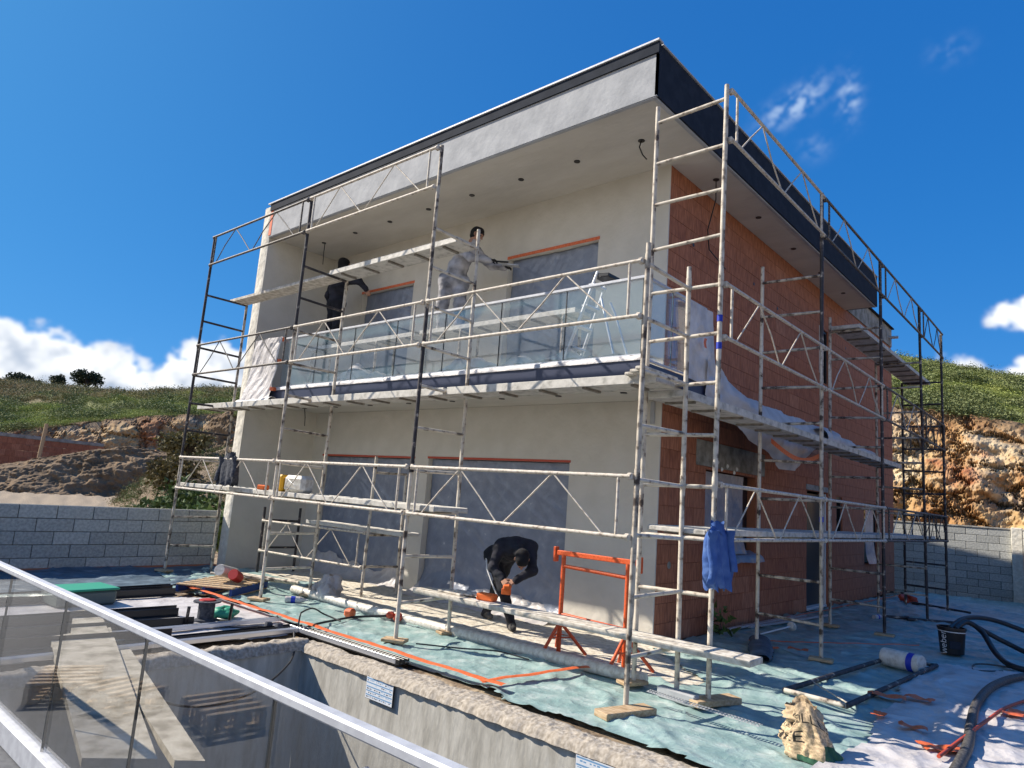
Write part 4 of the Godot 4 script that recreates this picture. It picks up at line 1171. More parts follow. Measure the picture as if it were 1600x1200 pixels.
	guardrail(ls, Vector3(-7.28, 0.955, 1.36), Vector3(-4.37, 0.99, 1.22), 0.53, M.rod, M.rod)
	plank("scaffold_plank", [-6.3, -3.7], 1.0, [0.75, 1.1], 0.045, M.deck, "short plank on the low scaffold before the left window", g1, true)
	# inner working platform on the balcony
	for k in 4:
		var x: float = [-7.2, -5.2, -3.1, -1.1][k]
		var t := thing("balcony_trestle", Vector3(x, 3.36, 0.62), ["trestle under the balcony platform at its left end", "trestle on the balcony below the black clad worker's right", "trestle on the balcony below the grey clad worker", "trestle at the right end of the balcony platform"][k], "trestle", "trestles on the balcony")
		var m := MB.new()
		for s in [0.42, 0.82]: m.tube([Vector3(x, 3.37, s), Vector3(x, 4.24, s)], 0.022, 8)
		obj("leg", m, M.pole_mid, t)
		m = MB.new()
		for y in [3.6, 4.22]: m.tube([Vector3(x, y, 0.40), Vector3(x, y, 0.84)], 0.02, 8)
		obj("cross_bar", m, M.pole_light, t)
	plank("balcony_plank", [-7.4, -4.2], 4.25, [0.45, 0.8], 0.06, M.deck, "pale plank under the black clad worker on the balcony", "planks of the balcony platform", true)
	plank("balcony_plank", [-4.1, -0.9], 4.25, [0.45, 0.8], 0.06, M.deck, "pale plank under the grey clad worker on the balcony", "planks of the balcony platform", true)

func build_trestle() -> void:
	var t := thing("mason_trestle", Vector3(0.1, 0, 1.5), "orange mason's trestle with an upright frame in front of the wall", "trestle")
	for x in [-0.345, 0.515]:
		var m := MB.new()
		m.tube([Vector3(x, 0.03, 1.5), Vector3(x, 1.10, 1.5)], 0.027, 10)
		obj("post", m, M.orange, t)
		for s in [[0.0, 0.33], [0.24, -0.20], [-0.20, -0.22]]:
			m = MB.new()
			m.tube([Vector3(x, 0.36, 1.5), Vector3(x + s[0], 0.02, 1.5 + s[1])], 0.019, 8)
			obj("leg", m, M.orange, t)
		m = MB.new()
		m.tube([Vector3(x, 0.2, 1.66), Vector3(x + 0.13, 0.2, 1.39), Vector3(x - 0.11, 0.2, 1.38), Vector3(x, 0.2, 1.66)], 0.008, 6)
		obj("leg_brace", m, M.orange, t)
	for y in [0.43, 0.965, 1.12]:
		var m := MB.new()
		if y > 1.0: m.box(Vector3(0.10, 1.12, 1.5), Vector3(1.08, 0.055, 0.05), Basis(), 0.006)
		else: m.tube([Vector3(-0.36, y + 0.012, 1.5), Vector3(0.525, y - 0.012, 1.5)], 0.022, 8)
		obj("cross_bar", m, M.orange, t)
	for x in [-0.46, 0.66]:
		var m := MB.new()
		m.box(Vector3(x, 1.10, 1.5), Vector3(0.035, 0.17, 0.07), Basis(), 0.006)
		obj("hook_plate", m, M.orange, t)

# ---------- people ----------
# bones: [p0, p1, r0, r1, colour]; joined with a smooth minimum and meshed as surface nets into mb
func nets(mb: MB, bones: Array, cell: float, k: float, wrinkle: float) -> void:
	var lo := Vector3.INF; var hi := -Vector3.INF
	for b in bones:
		var r := maxf(b[2], b[3]) + cell * 3.0
		lo = lo.min((b[0] as Vector3).min(b[1]) - Vector3.ONE * r)
		hi = hi.max((b[0] as Vector3).max(b[1]) + Vector3.ONE * r)
	var nx := int((hi.x - lo.x) / cell) + 2; var ny := int((hi.y - lo.y) / cell) + 2; var nz := int((hi.z - lo.z) / cell) + 2
	var f := PackedFloat32Array(); f.resize(nx * ny * nz); f.fill(1.0)
	var best := PackedFloat32Array(); best.resize(f.size()); best.fill(9.0)
	var who := PackedInt32Array(); who.resize(f.size())
	for bi in bones.size():
		var b: Array = bones[bi]
		var p0: Vector3 = b[0]; var p1: Vector3 = b[1]; var r0: float = b[2]; var r1: float = b[3]
		var ax := p1 - p0
		var l2 := maxf(ax.length_squared(), 1e-9)
		var pad := maxf(r0, r1) + maxf(k, cell * 3.0)
		var a := ((p0.min(p1) - Vector3.ONE * pad - lo) / cell).floor()
		var z := ((p0.max(p1) + Vector3.ONE * pad - lo) / cell).ceil()
		for iz in range(maxi(0, int(a.z)), mini(nz - 1, int(z.z)) + 1):
			for iy in range(maxi(0, int(a.y)), mini(ny - 1, int(z.y)) + 1):
				var q := Vector3(lo.x, lo.y + iy * cell, lo.z + iz * cell)
				var row := (iz * ny + iy) * nx
				for ix in range(maxi(0, int(a.x)), mini(nx - 1, int(z.x)) + 1):
					q.x = lo.x + ix * cell
					var t := clampf((q - p0).dot(ax) / l2, 0.0, 1.0)
					var d := (q - p0 - ax * t).length() - lerpf(r0, r1, t)
					var o := f[row + ix]
					if d < best[row + ix]:
						best[row + ix] = d; who[row + ix] = bi
					var h := maxf(k - absf(o - d), 0.0) / k
					f[row + ix] = minf(o, d) - h * h * k * 0.25
	if wrinkle > 0.0:
		for iz in nz:
			for iy in ny:
				for ix in nx:
					var i := (iz * ny + iy) * nx + ix
					if absf(f[i]) < cell * 2.5:
						var q := lo + Vector3(ix, iy, iz) * cell
						f[i] += wrinkle * noi.get_noise_3d(q.x * 60.0, q.y * 85.0, q.z * 60.0)
	var vid := PackedInt32Array(); vid.resize(f.size()); vid.fill(-1)
	var pts := PackedVector3Array(); var cols := PackedColorArray()
	var sx := 1; var sy := nx; var sz := nx * ny
	var corner := [0, sx, sy, sx + sy, sz, sz + sx, sz + sy, sz + sx + sy]
	var ed := [[0, 1], [2, 3], [4, 5], [6, 7], [0, 2], [1, 3], [4, 6], [5, 7], [0, 4], [1, 5], [2, 6], [3, 7]]
	for iz in nz - 1:
		for iy in ny - 1:
			for ix in nx - 1:
				var i := iz * sz + iy * sy + ix
				if absf(f[i]) > cell * 3.0: continue
				var neg := 0
				for c in corner:
					if f[i + c] < 0.0: neg += 1
				if neg == 0 or neg == 8: continue
				var s := Vector3.ZERO; var n := 0
				for e in ed:
					var fa := f[i + corner[e[0]]]; var fb := f[i + corner[e[1]]]
					if (fa < 0.0) != (fb < 0.0):
						var t := fa / (fa - fb)
						var ca := Vector3(e[0] & 1, (e[0] >> 1) & 1, e[0] >> 2); var cb := Vector3(e[1] & 1, (e[1] >> 1) & 1, e[1] >> 2)
						s += ca.lerp(cb, t); n += 1
				vid[i] = pts.size()
				pts.append(lo + (Vector3(ix, iy, iz) + s / n) * cell)
				var pc: Color = bones[who[i]][4]
				var pv: Vector3 = pts[pts.size() - 1]
				var kk := 1.0 + (0.9 if wrinkle > 0.0 else 0.25) * noi.get_noise_3d(pv.x * 45.0, pv.y * 60.0, pv.z * 45.0)
				cols.append(Color(pc.r * kk, pc.g * kk, pc.b * kk))
	var quads := []
	var nrm := PackedVector3Array(); nrm.resize(pts.size())
	for iz in range(1, nz - 1):
		for iy in range(1, ny - 1):
			for ix in range(1, nx - 1):
				var i := iz * sz + iy * sy + ix
				if absf(f[i]) > cell * 3.0: continue
				var ins := f[i] < 0.0
				for axis in 3:
					var st: int = [sx, sy, sz][axis]
					if (f[i + st] < 0.0) == ins: continue
					var u: int = [sy, sz, sx][axis]; var w: int = [sz, sx, sy][axis]
					var q := [vid[i - u - w], vid[i - w], vid[i], vid[i - u]]
					if q[0] < 0 or q[1] < 0 or q[2] < 0 or q[3] < 0: continue
					if not ins: q.reverse()
					quads.append(q)
					var nn := (pts[q[2]] - pts[q[0]]).cross(pts[q[3]] - pts[q[1]])
					for e in q: nrm[e] += nn
	for q in quads:
		for t in [0, 2, 1, 0, 3, 2]:
			mb.v.append(pts[q[t]]); mb.n.append(nrm[q[t]].normalized()); mb.c.append(cols[q[t]]); mb.uv.append(Vector2.ZERO)

func hand(mb: MB, wrist: Vector3, d: Vector3, palm: Vector3, thumb: float, col: Color) -> void:
	d = d.normalized()
	var s := d.cross(palm).normalized() * thumb
	var pn := s.cross(d).normalized() * thumb
	var b := []
	for k in 4:
		var o := s * (0.028 - 0.019 * k)
		b.append([wrist + o * 0.5, wrist + d * 0.085 + o, 0.016, 0.012, col])
	var ln := [0.068, 0.076, 0.07, 0.055]
	for k in 4:
		var p := wrist + d * 0.085 + s * (0.030 - 0.020 * k)
		var l: float = ln[k] * 0.5
		var q := p + (d * 0.85 + pn * 0.5).normalized() * l
		var e := q + (d * 0.1 + pn).normalized() * l * 0.8
		b.append([p, q, 0.0095, 0.0088, col]); b.append([q, e, 0.0088, 0.0075, col])
	var t0 := wrist + d * 0.025 + s * 0.026
	var t1 := t0 + (s + d * 0.7 + pn * 0.3).normalized() * 0.042
	var t2 := t1 + (d + pn * 0.7).normalized() * 0.03
	b.append([t0, t1, 0.013, 0.010, col]); b.append([t1, t2, 0.010, 0.008, col])
	nets(mb, b, 0.0045, 0.006, 0.0)

func head(mb: MB, c: Vector3, fw: Vector3, up: Vector3, skin: Color) -> void:
	fw = fw.normalized(); up = (up - fw * up.dot(fw)).normalized()
	var r := fw.cross(up)
	var dark := Color(0.02, 0.014, 0.012)
	var b := [
		[c + up * 0.03 - fw * 0.022, c + up * 0.03 + fw * 0.022, 0.083, 0.078, skin],
		[c - up * 0.035 + fw * 0.028, c - up * 0.075 + fw * 0.052, 0.058, 0.038, skin],
		[c + fw * 0.088 + up * 0.012, c + fw * 0.110 - up * 0.032, 0.010, 0.015, skin],
		[c + fw * 0.087 + up * 0.026 - r * 0.038, c + fw * 0.087 + up * 0.026 + r * 0.038, 0.014, 0.014, skin],
		[c + fw * 0.083 - up * 0.066 - r * 0.02, c + fw * 0.083 - up * 0.066 + r * 0.02, 0.0085, 0.0085, Color(0.28, 0.10, 0.08)],
		[c - up * 0.07 - fw * 0.02, c - up * 0.13 - fw * 0.03, 0.055, 0.058, skin]]
	for s in [-1.0, 1.0]:
		b.append([c + r * (0.083 * s) + up * 0.015, c + r * (0.087 * s) - up * 0.025 + fw * 0.004, 0.014, 0.010, skin])
		b.append([c + fw * 0.0815 + up * 0.004 + r * (0.031 * s), c + fw * 0.0825 + up * 0.004 + r * (0.035 * s), 0.010, 0.010, dark])
	nets(mb, b, 0.006, 0.014, 0.0)

func cap(mb: MB, c: Vector3, fw: Vector3, up: Vector3, col: Color, hood: bool) -> void:
	fw = fw.normalized(); up = (up - fw * up.dot(fw)).normalized()
	var b := [[c + up * 0.055 - fw * 0.025, c + up * 0.06 + fw * 0.02, 0.088, 0.082, col], [c + up * 0.02 - fw * 0.045, c - up * 0.02 - fw * 0.045, 0.082, 0.07, col]]
	if hood:
		b.append([c - up * 0.03 - fw * 0.03, c - up * 0.12 - fw * 0.04, 0.098, 0.10, col])
		b.append([c + up * 0.05 - fw * 0.03, c - up * 0.05 - fw * 0.02, 0.105, 0.102, col])
	else:
		b.append([c + up * 0.05 + fw * 0.075 - fw.cross(up) * 0.04, c + up * 0.05 + fw * 0.075 + fw.cross(up) * 0.04, 0.022, 0.022, col])
	nets(mb, b, 0.007, 0.02, 0.002)

func limb(b: Array, pts: Array, rs: Array, col: Color) -> void:
	for i in pts.size() - 1: b.append([pts[i], pts[i + 1], rs[i], rs[i + 1], col])

func shoe(b: Array, ankle: Vector3, d: Vector3, y: float, col: Color) -> void:
	d.y = 0; d = d.normalized()
	b.append([Vector3(ankle.x, y + 0.05, ankle.z) - d * 0.05, Vector3(ankle.x, y + 0.042, ankle.z) + d * 0.16, 0.045, 0.038, col])

func person(label: String, base: Vector3, bones: Array, hd: Array, hands: Array, hood: bool, skin: Color, capcol: Color) -> Node3D:
	var t := thing("person", base, label, "person", "")
	var m := MB.new()
	nets(m, bones, 0.013, 0.042, 0.016)
	head(m, hd[0], hd[1], hd[2], skin)
	for h in hands: hand(m, h[0], h[1], h[2], h[3], h[4])
	obj("body", m, M.vcol, t)
	m = MB.new()
	cap(m, hd[0], hd[1], hd[2], capcol, hood)
	obj("hood" if hood else "cap", m, M.vcol, t)
	return t

func build_people() -> void:
	var skin := Color(0.40, 0.22, 0.15)
	var blk := Color(0.020, 0.021, 0.030); var trs := Color(0.015, 0.016, 0.022)
	# bent worker on the ground
	var b := []
	var hc := Vector3(-1.80, 0.91, 0.96); var ch := Vector3(-1.34, 1.07, 1.20)
	limb(b, [Vector3(-1.85, 0.90, 1.03), Vector3(-1.53, 0.50, 1.15), Vector3(-1.47, 0.09, 1.02)], [0.105, 0.072, 0.058], trs)
	limb(b, [Vector3(-1.73, 0.90, 0.89), Vector3(-1.94, 0.49, 0.83), Vector3(-2.22, 0.10, 0.70)], [0.105, 0.072, 0.058], trs)
	shoe(b, Vector3(-1.47, 0.04, 1.02), Vector3(0.7, 0, 0.6), 0.03, Color(0.10, 0.095, 0.09))
	shoe(b, Vector3(-2.22, 0.06, 0.70), Vector3(0.7, 0, 0.3), 0.03, Color(0.10, 0.095, 0.09))
	b.append([Vector3(-1.87, 0.93, 1.04), Vector3(-1.73, 0.93, 0.90), 0.125, 0.125, trs])
	limb(b, [hc + Vector3(0.03, 0.05, 0.02), Vector3(-1.56, 1.03, 1.09), ch], [0.145, 0.15, 0.155], blk)
	b.append([Vector3(-1.47, 1.08, 1.30), Vector3(-1.23, 1.09, 1.08), 0.115, 0.115, blk])
	b.append([Vector3(-1.28, 1.08, 1.26), Vector3(-1.14, 1.03, 1.34), 0.075, 0.06, blk])
	limb(b, [Vector3(-1.49, 1.07, 1.33), Vector3(-1.49, 0.83, 1.44), Vector3(-1.32, 0.70, 1.44)], [0.078, 0.06, 0.045], blk)
	limb(b, [Vector3(-1.20, 1.08, 1.06), Vector3(-1.04, 0.83, 1.20), Vector3(-1.15, 0.70, 1.38)], [0.078, 0.06, 0.045], blk)
	var w := person("person in black clothes and cap bending over with an orange tool beside the work plank", Vector3(-1.8, 0, 1.0), b, [Vector3(-1.05, 0.97, 1.41), Vector3(0.25, -0.93, 0.25), Vector3(0.65, 0.35, 0.65)], [[Vector3(-1.30, 0.69, 1.45), Vector3(0.8, -0.35, 0.25), Vector3(0.2, -0.7, -0.6), 1.0, skin], [Vector3(-1.16, 0.69, 1.39), Vector3(-0.5, -0.4, 0.5), Vector3(-0.4, -0.7, -0.5), -1.0, skin]], false, skin, Color(0.01, 0.01, 0.013))
	var m := MB.new()
	m.tube([Vector3(-1.935, 0.98, 1.115), Vector3(-1.80, 0.75, 1.205), Vector3(-1.64, 0.55, 1.235), Vector3(-1.56, 0.45, 1.235)], 0.011, 6)
	obj("trouser_stripe", m, M.white_plastic, w)
	m = MB.new()
	m.box(Vector3(-1.21, 0.62, 1.46), Vector3(0.10, 0.07, 0.08), Basis(Vector3(0.2, 1, 0.1).normalized(), 0.5), 0.02)
	m.box(Vector3(-1.22, 0.56, 1.46), Vector3(0.12, 0.07, 0.02), Basis(Vector3(0, 1, 0), 0.4), 0.004)
	one("hand_tool", m, M.sponge, "orange hand tool held by the bending worker", "tool")
	# black clad worker on the balcony, back turned
	b = []
	for s in [-1.0, 1.0]:
		limb(b, [Vector3(-6.93 + 0.095 * s, 5.17, 0.60), Vector3(-6.94 + 0.10 * s, 4.76, 0.585), Vector3(-6.95 + 0.10 * s, 4.40, 0.62)], [0.115, 0.085, 0.075], trs)
		shoe(b, Vector3(-6.95 + 0.10 * s, 4.4, 0.62), Vector3(0.2 * s, 0, -1), 4.315, Color(0.03, 0.028, 0.026))
	b.append([Vector3(-7.02, 5.20, 0.6), Vector3(-6.84, 5.20, 0.6), 0.135, 0.135, trs])
	limb(b, [Vector3(-6.93, 5.25, 0.6), Vector3(-6.92, 5.45, 0.6), Vector3(-6.90, 5.60, 0.60)], [0.15, 0.145, 0.14], blk)
	b.append([Vector3(-7.06, 5.66, 0.6), Vector3(-6.74, 5.66, 0.6), 0.105, 0.105, blk])
	b.append([Vector3(-6.98, 5.50, 0.62), Vector3(-6.82, 5.50, 0.62), 0.14, 0.14, blk])
	b.append([Vector3(-6.89, 5.74, 0.6), Vector3(-6.87, 5.84, 0.58), 0.08, 0.075, blk])
	limb(b, [Vector3(-7.10, 5.66, 0.6), Vector3(-7.25, 5.42, 0.60), Vector3(-7.21, 5.20, 0.54)], [0.082, 0.064, 0.05], blk)
	limb(b, [Vector3(-6.70, 5.66, 0.58), Vector3(-6.42, 5.62, 0.48), Vector3(-6.27, 5.46, 0.40)], [0.082, 0.064, 0.05], blk)
	person("person in black hooded clothes seen from behind at the left upper window", Vector3(-6.93, 4.31, 0.6), b, [Vector3(-6.86, 6.0, 0.56), Vector3(0.25, 0.05, -1), Vector3.UP], [[Vector3(-7.21, 5.20, 0.54), Vector3(0.1, -1, 0), Vector3(1, 0, 0), 1.0, skin], [Vector3(-6.27, 5.46, 0.40), Vector3(0.4, -0.8, -0.3), Vector3(-0.4, -0.3, -0.9), -1.0, skin]], true, skin, Color(0.010, 0.010, 0.013))
	# grey clad worker plastering round the right window
	var gr := Color(0.36, 0.355, 0.37); var gd := Color(0.33, 0.325, 0.34)
	b = []
	limb(b, [Vector3(-3.64, 5.12, 0.70), Vector3(-3.68, 4.76, 0.73), Vector3(-3.72, 4.40, 0.66)], [0.13, 0.10, 0.085], gd)
	limb(b, [Vector3(-3.50, 5.12, 0.54), Vector3(-3.43, 4.76, 0.58), Vector3(-3.39, 4.40, 0.60)], [0.13, 0.10, 0.085], gd)
	for p in [Vector3(-3.72, 4.4, 0.66), Vector3(-3.39, 4.4, 0.60)]:
		b.append([p + Vector3(0, 0.03, 0), p + Vector3(0, 0.10, 0), 0.075, 0.085, Color(0.5, 0.5, 0.5)])
		shoe(b, p, Vector3(0.9, 0, -0.4), 4.315, Color(0.48, 0.48, 0.49))
	b.append([Vector3(-3.66, 5.15, 0.70), Vector3(-3.50, 5.15, 0.54), 0.15, 0.15, gd])
	limb(b, [Vector3(-3.58, 5.18, 0.62), Vector3(-3.50, 5.38, 0.62), Vector3(-3.38, 5.55, 0.62)], [0.165, 0.16, 0.15], gr)
	b.append([Vector3(-3.36, 5.62, 0.76), Vector3(-3.24, 5.62, 0.50), 0.11, 0.11, gr])
	b.append([Vector3(-3.27, 5.68, 0.62), Vector3(-3.19, 5.76, 0.61), 0.075, 0.062, gr])
	limb(b, [Vector3(-3.35, 5.60, 0.79), Vector3(-3.08, 5.43, 0.74), Vector3(-2.85, 5.40, 0.56)], [0.085, 0.066, 0.05], gr)
	limb(b, [Vector3(-3.22, 5.60, 0.46), Vector3(-3.0, 5.40, 0.36), Vector3(-2.80, 5.36, 0.26)], [0.085, 0.066, 0.05], gr)
	var blkg := Color(0.012, 0.012, 0.014)
	person("person in dusty grey overalls and black cap smoothing plaster beside the right upper window", Vector3(-3.58, 4.31, 0.62), b, [Vector3(-3.15, 5.87, 0.60), Vector3(0.85, -0.35, -0.35), Vector3.UP], [[Vector3(-2.85, 5.40, 0.56), Vector3(0.9, 0.0, -0.5), Vector3(0.2, -1, 0), 1.0, blkg], [Vector3(-2.80, 5.36, 0.26), Vector3(0.9, 0.0, -0.3), Vector3(0.2, -1, 0), -1.0, blkg]], false, skin, Color(0.012, 0.011, 0.012))
	var tr := thing("plastering_trowel", Vector3(-2.62, 5.33, 0.3), "steel trowel with pale plaster held against the wall by the grey clad worker", "trowel")
	m = MB.new()
	m.box(Vector3(-2.64, 5.365, 0.30), Vector3(0.30, 0.015, 0.12), Basis(Vector3(0, 1, 0), 0.5) * Basis(Vector3(0, 0, 1), -0.12), 0.003)
	obj("blade", m, M.galv, tr)
	m = MB.new()
	m.tube([Vector3(-2.78, 5.40, 0.47), Vector3(-2.62, 5.39, 0.37)], 0.016, 8)
	obj("handle", m, M.black_plastic, tr)

# ---------- sheets on the ground ----------
func inside(p: Vector2, poly: PackedVector2Array) -> bool:
	return Geometry2D.is_point_in_polygon(p, poly)

# wrinkled thin sheet lying on the ground inside a polygon, edges curling a little
func sheet(x0: float, x1: float, z0: float, z1: float, step: float, y: float, amp: float, poly: Array, sd: float, dir := Vector2(1, 0.25)) -> MB:
	var m := MB.new()
	var pg := PackedVector2Array(poly)
	var d := dir.normalized(); var e := Vector2(-d.y, d.x)
	m.grid(int((x1 - x0) / step), int((z1 - z0) / step), func(u: float, v: float):
		var x := lerpf(x0, x1, u); var z := lerpf(z1, z0, v)
		var p := Vector2(x, z)
		var a := p.dot(d); var b := p.dot(e)
		var wx := noi.get_noise_2d(a * 2.2 + sd, b * 2.2)
		var ridge := 1.0 - absf(noi.get_noise_2d(a * 2.6 + sd * 3.0, b * 11.0 + wx * 9.0)) * 5.0
		var r2 := 1.0 - absf(noi.get_noise_2d(a * 7.0 + 70.0 + wx * 8.0, b * 7.0 + sd)) * 7.0
		var h := amp * (1.0 * pow(maxf(ridge, 0.0), 1.6) + 0.5 * pow(maxf(r2, 0.0), 2.0) + 0.9 * (noi.get_noise_2d(a * 3.0, b * 4.5 + sd) + 0.25))
		return Vector3(x, y + maxf(h, 0.0) - 0.16 * smooth(-8.0, -16.0, z), z), null,
		func(q: Vector3): return not inside(Vector2(q.x, q.z), pg))
	return m

func wob(x: float, k: float) -> float:
	return k * noi.get_noise_2d(x * 11.0, k * 100.0)

func build_sheets() -> void:
	var poly := []
	for i in 60:
		var x := lerpf(-2.45, 3.4, i / 59.0)
		poly.append(Vector2(x, 3.30 + 0.03 * sin(x * 3.1) + wob(x, 0.05) + (0.10 if x > 0.45 else 0.0)))
	for p in [Vector2(4.6, 3.4), Vector2(5.2, -3.0), Vector2(5.5, -15.9), Vector2(0.08, -15.4), Vector2(0.08, 0.2), Vector2(1.3, 1.2)]: poly.append(p)
	for i in 50:
		var x := lerpf(1.2, -7.9, i / 49.0)
		poly.append(Vector2(x, 1.72 + wob(x, 0.22) - (0.5 if x < -5.5 else 0.0)))
	poly.append(Vector2(-7.9, 2.9)); poly.append(Vector2(-5.6, 3.35)); poly.append(Vector2(-4.9, 3.12))
	one("ground_sheet", sheet(-8.0, 5.6, -16.0, 3.6, 0.04, 0.014, 0.034, poly, 3.0), M.teal, "large wrinkled blue green protective sheet spread on the ground round the house", "plastic sheet", "")
	var p2 := [Vector2(2.72, -2.3), Vector2(3.5, -2.72), Vector2(4.6, -2.6), Vector2(4.9, 3.3), Vector2(2.82, 3.2), Vector2(2.98, 1.95), Vector2(2.80, 0.9), Vector2(2.86, 0.3), Vector2(2.66, -0.5)]
	one("white_sheet", sheet(2.5, 5.0, -2.8, 3.3, 0.03, 0.06, 0.022, p2, 11.0, Vector2(0.3, 1)), M.white_sheet, "white plastic sheet with orange tape scraps at the lower right", "plastic sheet", "")
	var p3 := [Vector2(-8.3, 1.7), Vector2(-6.3, 1.75), Vector2(-6.25, 3.3), Vector2(-6.15, 4.2), Vector2(-5.95, 4.9), Vector2(-5.9, 8.5), Vector2(-8.3, 8.5)]  # shade beside the left block wall, painted as a dark blue ground strip
	one("wall_shade_strip", sheet(-8.3, -5.8, 1.6, 8.6, 0.05, 0.02, 0.03, p3, 21.0, Vector2(0.2, 1)), M.teal_dark, "dark blue strip painted as shade on the ground along the left block wall", "plastic sheet")
	var p4 := [Vector2(-4.95, 3.2), Vector2(-4.06, 3.16), Vector2(-2.72, 3.33), Vector2(-2.42, 3.74), Vector2(-2.62, 5.0), Vector2(-2.5, 6.4), Vector2(-6.0, 6.5), Vector2(-5.9, 4.6)]
	one("white_floor_cover", sheet(-6.0, -2.3, 3.1, 6.5, 0.05, 0.028, 0.008, p4, 31.0), M.white_sheet, "flat white cover sheet on the deck under the dark profiles", "plastic sheet")
	# shaggy pale edge of the sheet bundled along the left
	var m := MB.new()
	m.grid(80, 8, func(u: float, v: float):
		var z := lerpf(2.0, 8.4, u)
		var a := PI * v
		var r := 0.05 + 0.03 * noi.get_noise_2d(z * 20, 5)
		return Vector3(-5.92 - 0.08 * sin(z * 2.0) + 0.13 * cos(a), 0.02 + r * sin(a) * (1.0 + 0.6 * noi.get_noise_2d(z * 30, v * 9)), z))
	one("sheet_roll", m, M.teal, "bunched pale edge of sheet lying between the dark blue shade strip and the deck", "plastic sheet")
	# taped seams
	for e in [["orange_seam_tape", Vector3(-6.0, 0.095, 3.30), Vector3(0.40, 0.095, 3.27), 0.085, "long orange tape along the pit edge of the sheet"], ["orange_seam_tape", Vector3(0.18, 0.088, 3.34), Vector3(0.42, 0.088, 1.75), 0.075, "orange tape seam running from the pit edge towards the trestle"], ["orange_seam_tape", Vector3(0.25, 0.08, -2.75), Vector3(0.32, 0.02, -12.0), 0.05, "orange tape seam along the foot of the terracotta wall"], ["orange_seam_tape", Vector3(0.75, 0.08, -1.2), Vector3(2.3, 0.08, -3.4), 0.035, "thin orange tape seam crossing the shaded sheet"]]:
		m = MB.new()
		var d: Vector3 = (e[2] - e[1]); var l := d.length(); d = d.normalized()
		var s := Vector3.UP.cross(d) * (e[3] as float)
		m.grid(int(l / 0.06), 3, func(u: float, v: float):
			var p: Vector3 = e[1] + d * (l * u)
			return p + s * (v - 0.5) * (1.0 + 0.3 * noi.get_noise_2d(p.x * 30, p.z * 30)) + s.normalized() * 0.02 * noi.get_noise_2d(p.x * 8, p.z * 8) + Vector3.UP * (0.012 * noi.get_noise_2d(p.x * 20, p.z * 20) + 0.01 * sin(PI * v)))
		one(e[0], m, M.tape, e[4], "tape", "tape seams on the sheets")
	# scraps of orange tape on the white sheet
	var sc := [[2.74, 0.35, 0.22, "largest orange tape scrap at the left edge of the white sheet"], [2.98, 0.15, 0.16, "orange scrap beside the largest one on the white sheet"], [2.86, 1.15, 0.12, "small orange scrap at the white sheet's left corner"], [3.15, 1.30, 0.14, "round orange scrap in the sunlit middle of the white sheet"], [3.42, 1.72, 0.2, "orange scrap on the white sheet at the bottom edge of the photo"], [3.70, -0.1, 0.18, "orange scrap right of the thick hose"], [1.4, -1.15, 0.16, "bright orange scrap lying in the shade by the second side pole"], [1.13, -0.95, 0.14, "dull red scrap beside the rolled grey cloth"]]
	for k in sc.size():
		m = MB.new()
		var a := rng.randf() * TAU
		m.grid(8, 6, func(u: float, v: float):
			var q := Vector2((u - 0.5) * sc[k][2] * 1.5, (0.5 - v) * sc[k][2] * 1.1 * (0.6 + 0.8 * absf(noi.get_noise_2d(u * 30, k * 9)))).rotated(a)
			return Vector3(sc[k][0] + q.x, 0.105 + 0.012 * noi.get_noise_2d(u * 40 + k * 7, v * 40) + 0.008 * sin(u * 9), sc[k][1] + q.y))
		one("tape_scrap", m, M.tape, sc[k][3], "tape scrap", "orange tape scraps on the sheets")

func drape(called: String, f, nx: int, ny: int, label: String, material: Material, cat := "plastic sheet") -> void:
	var m := MB.new()
	m.grid(nx, ny, f)
	one(called, m, material, label, cat)

func pallet(called: String, at: Vector3, turn: float, size: Vector2, slats: int, mdeck: Material, mside: Material, label: String, group: String) -> void:
	var t := thing(called, at, label, "pallet", group)
	var bs := Basis(Vector3.UP, turn)
	for k in slats:
		var m := MB.new()
		m.box(at + bs * Vector3(lerpf(-size.x * 0.5 + 0.05, size.x * 0.5 - 0.05, k / float(slats - 1)), 0.125, 0), Vector3(0.095 if size.x > 0.7 else 0.05, 0.02, size.y), bs, 0.004)
		obj("slat", m, mdeck, t)
	for k in 3:
		var m := MB.new()
		if size.x < 0.7:
			for e in 3: m.box(at + bs * Vector3((e - 1) * (size.x * 0.5 - 0.05), 0.068, (k - 1) * (size.y * 0.5 - 0.025)), Vector3(0.08, 0.09, 0.05), bs, 0.004)
		else: m.box(at + bs * Vector3(0, 0.068, (k - 1) * (size.y * 0.5 - 0.02)), Vector3(size.x, 0.09, 0.04), bs, 0.004)
		obj("bearer", m, mside, t)
		m = MB.new()
		m.box(at + bs * Vector3(0, 0.012, (k - 1) * (size.y * 0.5 - 0.05)), Vector3(size.x, 0.02, 0.095), bs, 0.004)
		obj("bottom_board", m, mdeck, t)

func cable(called: String, pts: Array, r: float, material: Material, label: String, cat: String) -> void:
	var cv := Curve3D.new()
	for i in pts.size():
		var tn: Vector3 = (pts[mini(i + 1, pts.size() - 1)] - pts[maxi(i - 1, 0)]) / 6.0
		cv.add_point(pts[i], -tn, tn)
	var l := cv.get_baked_length()
	var out := []
	var n := maxi(int(l / 0.05), 4)
	for i in n + 1: out.append(cv.sample_baked(l * i / n, true))
	var m := MB.new()
	m.tube(out, r, 8)
	one(called, m, material, label, cat)

